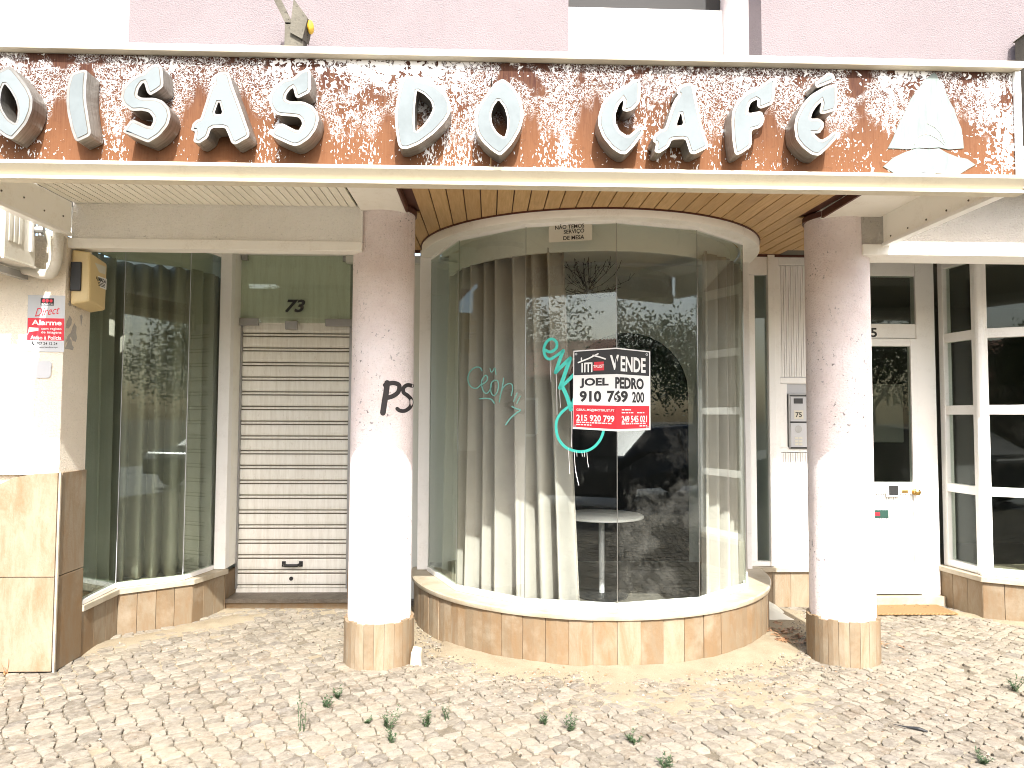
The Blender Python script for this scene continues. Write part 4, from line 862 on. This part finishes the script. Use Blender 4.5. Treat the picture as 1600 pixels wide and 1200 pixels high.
for u in (.42, .52, .62): t.plate([[(u+.042*math.cos(a*math.pi/6), .903+.028*math.sin(a*math.pi/6)) for a in range(12)]], fs_, .0068, .006)
put_text(t, 'Direct', .2, .86, .645, .79, lambda u, v, d: fs_(u, v+(u-.5)*.09, d), .005, .006, shear=.35, bold=.0); t.build('red_print', 'red', sn)
t = MB(); put_text(t, 'SECURITAS', .355, .685, .83, .855, fs_, .006, .0066); t.build('small_text', 'wht', sn)
q5 = quad_map((56, 564), (81, 564), (79, 590), (54, 591)); fb = lambda u, v, d: on_y(*q5(u, v), 4.379-d)
bp = MB().plate([chaikin(rect(0, 1, 0, 1), .12)], fb, .006, 0); tag(bp.build('blank_plate', 'silver', None, .001), 'small blank grey plastic plate just beneath the alarm warning sign', 'plate')
# grey patches of missing plaster on the pier's side
m_ = MB(); rnd = random.Random(4)
for pts in ([(623, 510), (640, 460), (665, 400), (690, 440), (685, 500), (650, 550), (625, 545)], [(720, 490), (745, 530), (740, 600), (750, 660), (735, 705), (700, 690), (680, 640), (640, 700), (620, 720), (640, 640), (680, 600), (700, 540)], [(610, 790), (630, 740), (660, 660), (685, 690), (690, 740), (712, 770), (700, 805), (650, 790)], [(650, 260), (665, 230), (690, 245), (685, 285), (660, 290)], [(722, 270), (735, 255), (748, 280), (735, 310)], [(805, 270), (825, 255), (848, 275), (835, 300)], [(790, 400), (810, 385), (815, 420), (800, 520)]):
    m_.plate([[(lambda p: (p.y, p.z))(on_x(20+a/7.5, 440+c/7.5, -2.589)) for a, c in pts]], lambda u, v, d: (-2.589+d, u, v), .0015, -.001)
m_.build('bare_patch', 'grey', bld)

# ------------------------------------------------------------------ old sign post stubs on the canopy
def stub(label, X, z0, s):
    o = thing('post_stub', label, 'post', 'cut off sign posts', (X, 4.2, z0))
    m_ = MB().box(X-.055, X+.055, 4.17, 4.26, 3.10, z0+.26); m_.build('post', 'lichen', o)
    t_ = z0+.25
    l = MB().hexa([(X-.05, 4.17, t_), (X-.005, 4.17, t_), (X-.005, 4.26, t_), (X-.05, 4.26, t_)], [(X-.125, 4.17, t_+.15), (X-.085, 4.17, t_+.16), (X-.085, 4.26, t_+.16), (X-.125, 4.26, t_+.15)]); l.build('arm', 'lichen', o)
    l = MB().hexa([(X-.02, 4.15, t_-.06), (X+.055, 4.15, t_-.10), (X+.065, 4.26, t_-.08), (X-.02, 4.26, t_)], [(X+.0, 4.15, t_+.145), (X+.085, 4.15, t_+.03), (X+.085, 4.26, t_+.03), (X+.0, 4.26, t_+.15)]); l.build('cap', 'lichen', o)
    MB().ball((X+.09, 4.2, t_-.0), .04, 12, 0, (.5, 1, 1)).build('reflector', 'yellow', o, smooth=True); return o
pz = on_y(461, 75, 4.2); stub('weathered metal post stub with yellow cap rising above the sign, near its left', pz.x, on_y(461, 42, 4.2).z-.25, 1)
pz = on_y(1610, 100, 4.3); so2 = thing('post_stub', 'dark rusty post end above the sign at the right edge', 'post', 'cut off sign posts', (pz.x, 4.3, 3.1)); MB().box(pz.x-.05, pz.x+.05, 4.26, 4.36, 3.10, on_y(1600, 58, 4.3).z).hexa([(pz.x-.06, 4.25, on_y(1600, 58, 4.3).z), (pz.x+.06, 4.25, on_y(1600, 58, 4.3).z), (pz.x+.06, 4.37, on_y(1600, 58, 4.3).z), (pz.x-.06, 4.37, on_y(1600, 58, 4.3).z)], [(pz.x-.02, 4.25, on_y(1600, 50, 4.3).z), (pz.x+.06, 4.25, on_y(1600, 42, 4.3).z), (pz.x+.06, 4.37, on_y(1600, 42, 4.3).z), (pz.x-.02, 4.37, on_y(1600, 50, 4.3).z)]).build('post', 'lichen', so2)

# ------------------------------------------------------------------ weeds, litter
def weed(px, py, h, n, spread, label, dry=False, tall=False, seed=0):
    g = on_z(px, py, 0); rnd = random.Random(seed); m_ = MB()
    for s in range(n):
        a = rnd.uniform(0, 6.28); d = Vector((math.cos(a)*spread, math.sin(a)*spread, 1)).normalized(); p = Vector((g.x+rnd.uniform(-.012, .012), g.y+rnd.uniform(-.012, .012), -.01)); L_ = h*rnd.uniform(.6, 1.05); pts = [p.copy()]
        for k in range(5): d = (d+Vector((rnd.uniform(-.2, .2), rnd.uniform(-.2, .2), .05))).normalized(); p = p+d*L_/5; pts.append(p.copy())
        m_.tube(pts, [.0018, .0017, .0015, .0013, .001, .0006], 4)
        for k in range(1, 6):
            for q in range(0 if dry else (3 if tall else 4)):
                a = rnd.uniform(0, 6.28); l = rnd.uniform(.010, .022)*(1.0 if not tall else .8); e = Vector((math.cos(a), math.sin(a), rnd.uniform(.1, 1.0))).normalized(); w_ = e.cross(Vector((0, 0, 1))).normalized()*l*.17; o = pts[k]; u_ = e.cross(w_).normalized()*.0006
                m_.add([o, o+e*l*.5+w_, o+e*l, o+e*l*.5-w_, o+e*l*.5+u_*2], [(0, 1, 4), (1, 2, 4), (2, 3, 4), (3, 0, 4)])
    return tag(m_.build('weed', 'dry' if dry else 'leaf'), label, 'weed', 'weeds between the paving stones')
WEEDS = [(472, 1141, .14, 2, .10, 'tall thin green weed, leftmost of the weeds in the paving', 0, 1), (508, 1104, .055, 5, .8, 'low green weed at the left of a spreading clump near the left pillar', 0, 0), (528, 1090, .06, 4, .9, 'green weed at the right of a spreading clump near the left pillar', 0, 0), (606, 1136, .08, 5, .6, 'bushy weed with one taller stem in the paving below the left pillar', 0, 0), (611, 1160, .06, 3, .35, 'small green weed just in front of a bushy weed', 0, 0), (667, 1133, .07, 5, .35, 'upright green weed tuft, right of the bushy weed below the left pillar', 0, 0), (698, 1122, .07, 3, .15, 'slim upright green weed, nearest of the left group to the bow window', 0, 1), (849, 1129, .04, 3, .5, 'tiny green weed below the middle of the bow window', 0, 0), (894, 1141, .06, 5, .3, 'round green weed tuft below the middle of the bow window', 0, 0), (992, 1160, .045, 6, 1.2, 'flat spreading weed rosette in the foreground paving', 0, 0), (1040, 1199, .05, 6, .9, 'green weed at the very bottom edge, foremost in the middle', 0, 0), (1588, 1078, .07, 5, .7, 'leafy weed at the right edge of the paving', 0, 0), (1535, 1192, .05, 5, 1.0, 'low leafy weed in the bottom right corner', 0, 0), (574, 1128, .02, 2, .8, 'tiny weed sprig left of the bushy weed', 0, 0)]
for i, (a, c, h, n, sp, lb, dr_, tl) in enumerate(WEEDS): weed(a, c, h*1.3, n+2, sp, lb, bool(dr_), bool(tl), i+1)
m_ = weed(8, 1052, .10, 16, .45, 'tuft of dry orange grass against the foot of the left pier', True, False, 50); m_['group'] = 'dry grass'; m_['category'] = 'dry grass'
rnd = random.Random(21); m_ = MB()
def bits(m_, n, fx, sz):
    for k in range(n):
        x, y = fx(); a = rnd.uniform(0, 6.28); s = rnd.uniform(*sz); t_ = rnd.uniform(-.5, .5); z = rnd.uniform(.004, .016)
        c, d = math.cos(a), math.sin(a); q = [(-1, 0), (-.2, .45), (1, .05), (.1, -.5)]
        top = [(x+s*(u*c-v*d), y+s*(u*d+v*c), z+s*t_*u+s*.3*abs(v)+.003) for u, v in q]; m_.add(top+[(a_, b_2, z_-.002) for a_, b_2, z_ in top], [(0, 1, 2, 3), (7, 6, 5, 4), (0, 1, 5, 4), (1, 2, 6, 5), (2, 3, 7, 6), (3, 0, 4, 7)])
bits(m_, 150, lambda: (rnd.uniform(1.97, 2.2), rnd.uniform(4.8, 5.74)), (.012, .035)); bits(m_, 60, lambda: (rnd.uniform(2.6, 3.6), rnd.uniform(5.66, 5.77)), (.01, .03)); bits(m_, 14, lambda: (rnd.gauss(2.62, .06), rnd.gauss(4.78, .05)), (.012, .03))
bits(m_, 60, lambda: (rnd.uniform(.2, 2.3), rnd.gauss(4.1, .15)), (.003, .011)); bits(m_, 60, lambda: (rnd.uniform(-2.6, 3.4), rnd.uniform(2.8, 4.6)), (.003, .008)); bits(m_, 14, lambda: (rnd.uniform(-.55, -.45), rnd.uniform(5.3, 5.6)), (.01, .025))
tag(m_.build('dead_leaves', 'litter'), 'dead leaves and twigs blown between bow window and right pillar', 'dead leaves', None, 'stuff')
rnd = random.Random(77); m_ = MB()
for k in range(2200):
    a = rnd.uniform(-1.5, 1.5); rr = 1.375+abs(rnd.gauss(0, .30))+.01; x, y = BX+rr*math.sin(a), BY-rr*math.cos(a)
    if k > 1700: x, y = rnd.uniform(-2.5, 3.4), rnd.uniform(2.7, 5.0)
    if y > 5.6 or math.hypot(x+.69, y-4.585) < .23 or math.hypot(x-2.285, y-4.585) < .23: continue
    r0 = rnd.choice((.004, .005, .006, .009)); z = .004 if rr < 1.7 else .002; p = [(x+r0*rnd.uniform(.7, 1.3), y, z), (x, y+r0*rnd.uniform(.7, 1.3), z), (x-r0*rnd.uniform(.7, 1.3), y, z), (x, y-r0*rnd.uniform(.7, 1.3), z), (x, y, z+r0*rnd.uniform(.6, 1.1)), (x, y, z-.008)]
    m_.add(p, [(0, 1, 4), (1, 2, 4), (2, 3, 4), (3, 0, 4), (1, 0, 5), (2, 1, 5), (3, 2, 5), (0, 3, 5)])
tag(m_.build('gravel', 'grit'), 'fine loose grit scattered over the sand around the bow window', 'gravel', None, 'stuff')
# loose stone beside the left pillar, pale rag behind the right one, a dark feather
p = on_z(650, 1036, 0); m_ = MB().hexa([(p.x-.035, p.y-.04, -.01), (p.x+.04, p.y-.045, -.01), (p.x+.045, p.y+.05, -.01), (p.x-.03, p.y+.045, -.01)], [(p.x-.03, p.y-.03, .075), (p.x+.03, p.y-.035, .06), (p.x+.035, p.y+.04, .085), (p.x-.02, p.y+.04, .10)]); tag(m_.build('loose_stone', 'sill', None, .008), 'loose pale stone block leaning against the base of the left pillar', 'stone')
m_ = MB(); n = 26; rnd = random.Random(8)
gx = [[(1.99+.30*i/n, 5.35+.36*j/n) for i in range(n+1)] for j in range(n+1)]; vs = []
for j in range(n+1):
    for i in range(n+1):
        x, y = gx[j][i]; e = math.sin(math.pi*i/n)*math.sin(math.pi*j/n); vs.append((x+.03*math.sin(j*.5), y, .004+e*(.10+.05*mnoise.noise((x*13, y*13, 3)))))
m_.add(vs, [(j*(n+1)+i, j*(n+1)+i+1, (j+1)*(n+1)+i+1, (j+1)*(n+1)+i) for j in range(n) for i in range(n)]); o = m_.build('crumpled_bag', 'paper', None, smooth=True); tag(o, 'crumpled pale plastic bag lying in the gap right of the bow window', 'bag')
a, c = on_z(1394, 1131, .006), on_z(1450, 1143, .008); d = (c-a); m_ = MB(); m_.tube([a, a+d*.4, a+d*.75+Vector((0, 0, .004)), c], [.001, .004, .009, .004], 8); tag(m_.build('feather', 'black'), 'thin dark feather lying on the foreground paving at right', 'feather')

# ================================================================== ACROSS THE STREET (seen in the reflections)
hs = thing('opposite_house', 'low ochre house with tiled roof, reflected in the shop glass', 'house', None, (1, -12, 0))
MB().box(-9, 7, -16, -11.5, -.02, 2.75).build('wall', 'ochre', hs)
rf = MB(); n = 120; vs = []
for j in range(2):
    for i in range(n*4+1): x = -9.4+14.8*i/(n*4); k = .05*abs(math.sin(math.pi*i/4)); vs.append((x, -11.1-2.9*j, 2.78+1.35*j+k))
rf.add(vs, [(i, i+1, n*4+2+i, n*4+1+i) for i in range(n*4)]); rf.hexa([(-9.4, -16.4, 2.70), (5.4, -16.4, 2.70), (5.4, -11.1, 2.70), (-9.4, -11.1, 2.70)], [(-9.4, -14.02, 4.08), (5.4, -14.02, 4.08), (5.4, -14, 4.08), (-9.4, -14, 4.08)]); rf.build('roof', 'tiles', hs)
for x in (-6.5, -2.8, 3.2): wf = MB().box(x-.6, x+.6, -11.5, -11.44, .95, 2.15).build('window', 'white', hs); MB().box(x-.52, x+.52, -11.44, -11.43, 1.03, 2.07).build('pane', 'dark', wf)
MB().box(.0, .95, -11.5, -11.43, 0, 2.1).build('door', 'grey_metal', hs)
def tree(x, y, h, r_, label, seed):
    o = thing('street_tree', label, 'tree', 'trees across the street', (x, y, 0)); rnd = random.Random(seed)
    t_ = MB().tube([(x, y, -.05), (x+.05, y, h*.3), (x-.05, y+.05, h*.62)], [.16, .13, .07], 10)
    for k in range(6): a = rnd.uniform(0, 6.28); t_.tube([(x, y, h*.36+k*.12), (x+math.cos(a)*r_*.35, y+math.sin(a)*r_*.35, h*.58+k*.1), (x+math.cos(a)*r_*.7, y+math.sin(a)*r_*.7, h*.7+k*.12)], [.06, .035, .012], 6)
    t_.build('trunk', 'bark', o, smooth=True); c_ = MB(); cl_ = []
    for k in range(46): v = Vector((rnd.gauss(0, 1), rnd.gauss(0, 1), rnd.gauss(0, 1))).normalized()*r_*rnd.uniform(.35, 1); cl_.append(Vector((x, y, h*.66))+Vector((v.x, v.y, v.z*.8)))
    for c0 in cl_:
        for q in range(130):
            p = c0+Vector((rnd.gauss(0, .2), rnd.gauss(0, .2), rnd.gauss(0, .17)))*r_*.75; u_ = Vector((rnd.uniform(-1, 1), rnd.uniform(-1, 1), rnd.uniform(-1, 1))).normalized(); v_ = u_.orthogonal().normalized(); s = .055
            c_.add([p-u_*s, p+v_*s*.5, p+u_*s, p-v_*s*.5], [(0, 1, 2, 3)])
    c_.build('crown', 'crown', o)
tree(9.8, -6.4, 4.6, 1.9, 'round dark street tree reflected in the bow window, nearest to the shop', 1); tree(14.5, -8.6, 5.2, 1.9, 'street tree reflected in the right faceted window', 2); tree(-5.2, -6.8, 5.4, 2.1, 'street tree across the road on the far left, reflected in the display window', 3)
tree(-1.2, -6.6, 3.9, 1.15, 'small street tree reflected in the wide pane of the right faceted window', 4)
def car(x, y, label):
    o = thing('parked_car', label, 'car', None, (x, y, 0)); W = .86
    prof = [(-2.1, .30), (-2.12, .62), (-2.0, .78), (-1.25, .88), (-.55, 1.36), (.55, 1.42), (1.25, 1.30), (1.85, .92), (2.08, .84), (2.1, .32)]
    b_ = MB(); n = len(prof)
    def off(z): return W-(max(0, z-.85)*.38)
    b_.add([(x+a, y-off(z), z) for a, z in prof]+[(x+a, y+off(z), z) for a, z in prof], [tuple(range(n)), tuple(range(n, 2*n))[::-1]]+[(i, (i+1) % n, (i+1) % n+n, i+n) for i in range(n)]); b_.build('body', 'carpaint', o, .05)
    for sgn in (1, -1):
        for q in ([(-1.0, .94), (-.5, 1.30), (.05, 1.34), (.05, .94)], [(.12, .94), (.12, 1.34), (.55, 1.34), (1.15, 1.24), (1.45, .96)]):
            MB().plate([q], lambda u, v, d: (x+u, y+sgn*(off(v)+d), v), .006, -.004).build('side_window', 'black', o)
    for wx in (-1.35, 1.32):
        for sgn in (1, -1):
            w_ = MB(); w_.lathe((0, 0), [(.20, -.10), (.30, -.10), (.315, -.06), (.315, .06), (.30, .10), (.20, .10)], 28); w_.v = [(x+wx+a, y+sgn*.80+z, .315+c) for a, c, z in w_.v]; wo = w_.build('wheel', 'rubber', o, smooth=True)
            w_ = MB(); w_.lathe((0, 0), [(.02, -.09), (.20, -.095), (.20, .095), (.02, .09)], 20); w_.v = [(x+wx+a, y+sgn*.80+z, .315+c) for a, c, z in w_.v]; w_.build('rim', 'chrome', wo, smooth=True)
    MB().box(x-2.13, x-2.05, y-.75, y-.45, .62, .74).build('headlight', 'wht', o, .02); MB().box(x-2.13, x-2.05, y+.45, y+.75, .62, .74).build('headlight', 'wht', o, .02)
car(7.0, -2.3, 'dark parked car farther along the kerb, reflected in the right panes of the bow window')
car(-1.5, -2.5, 'dark parked car at the kerb, reflected low in the left panes of the bow window')
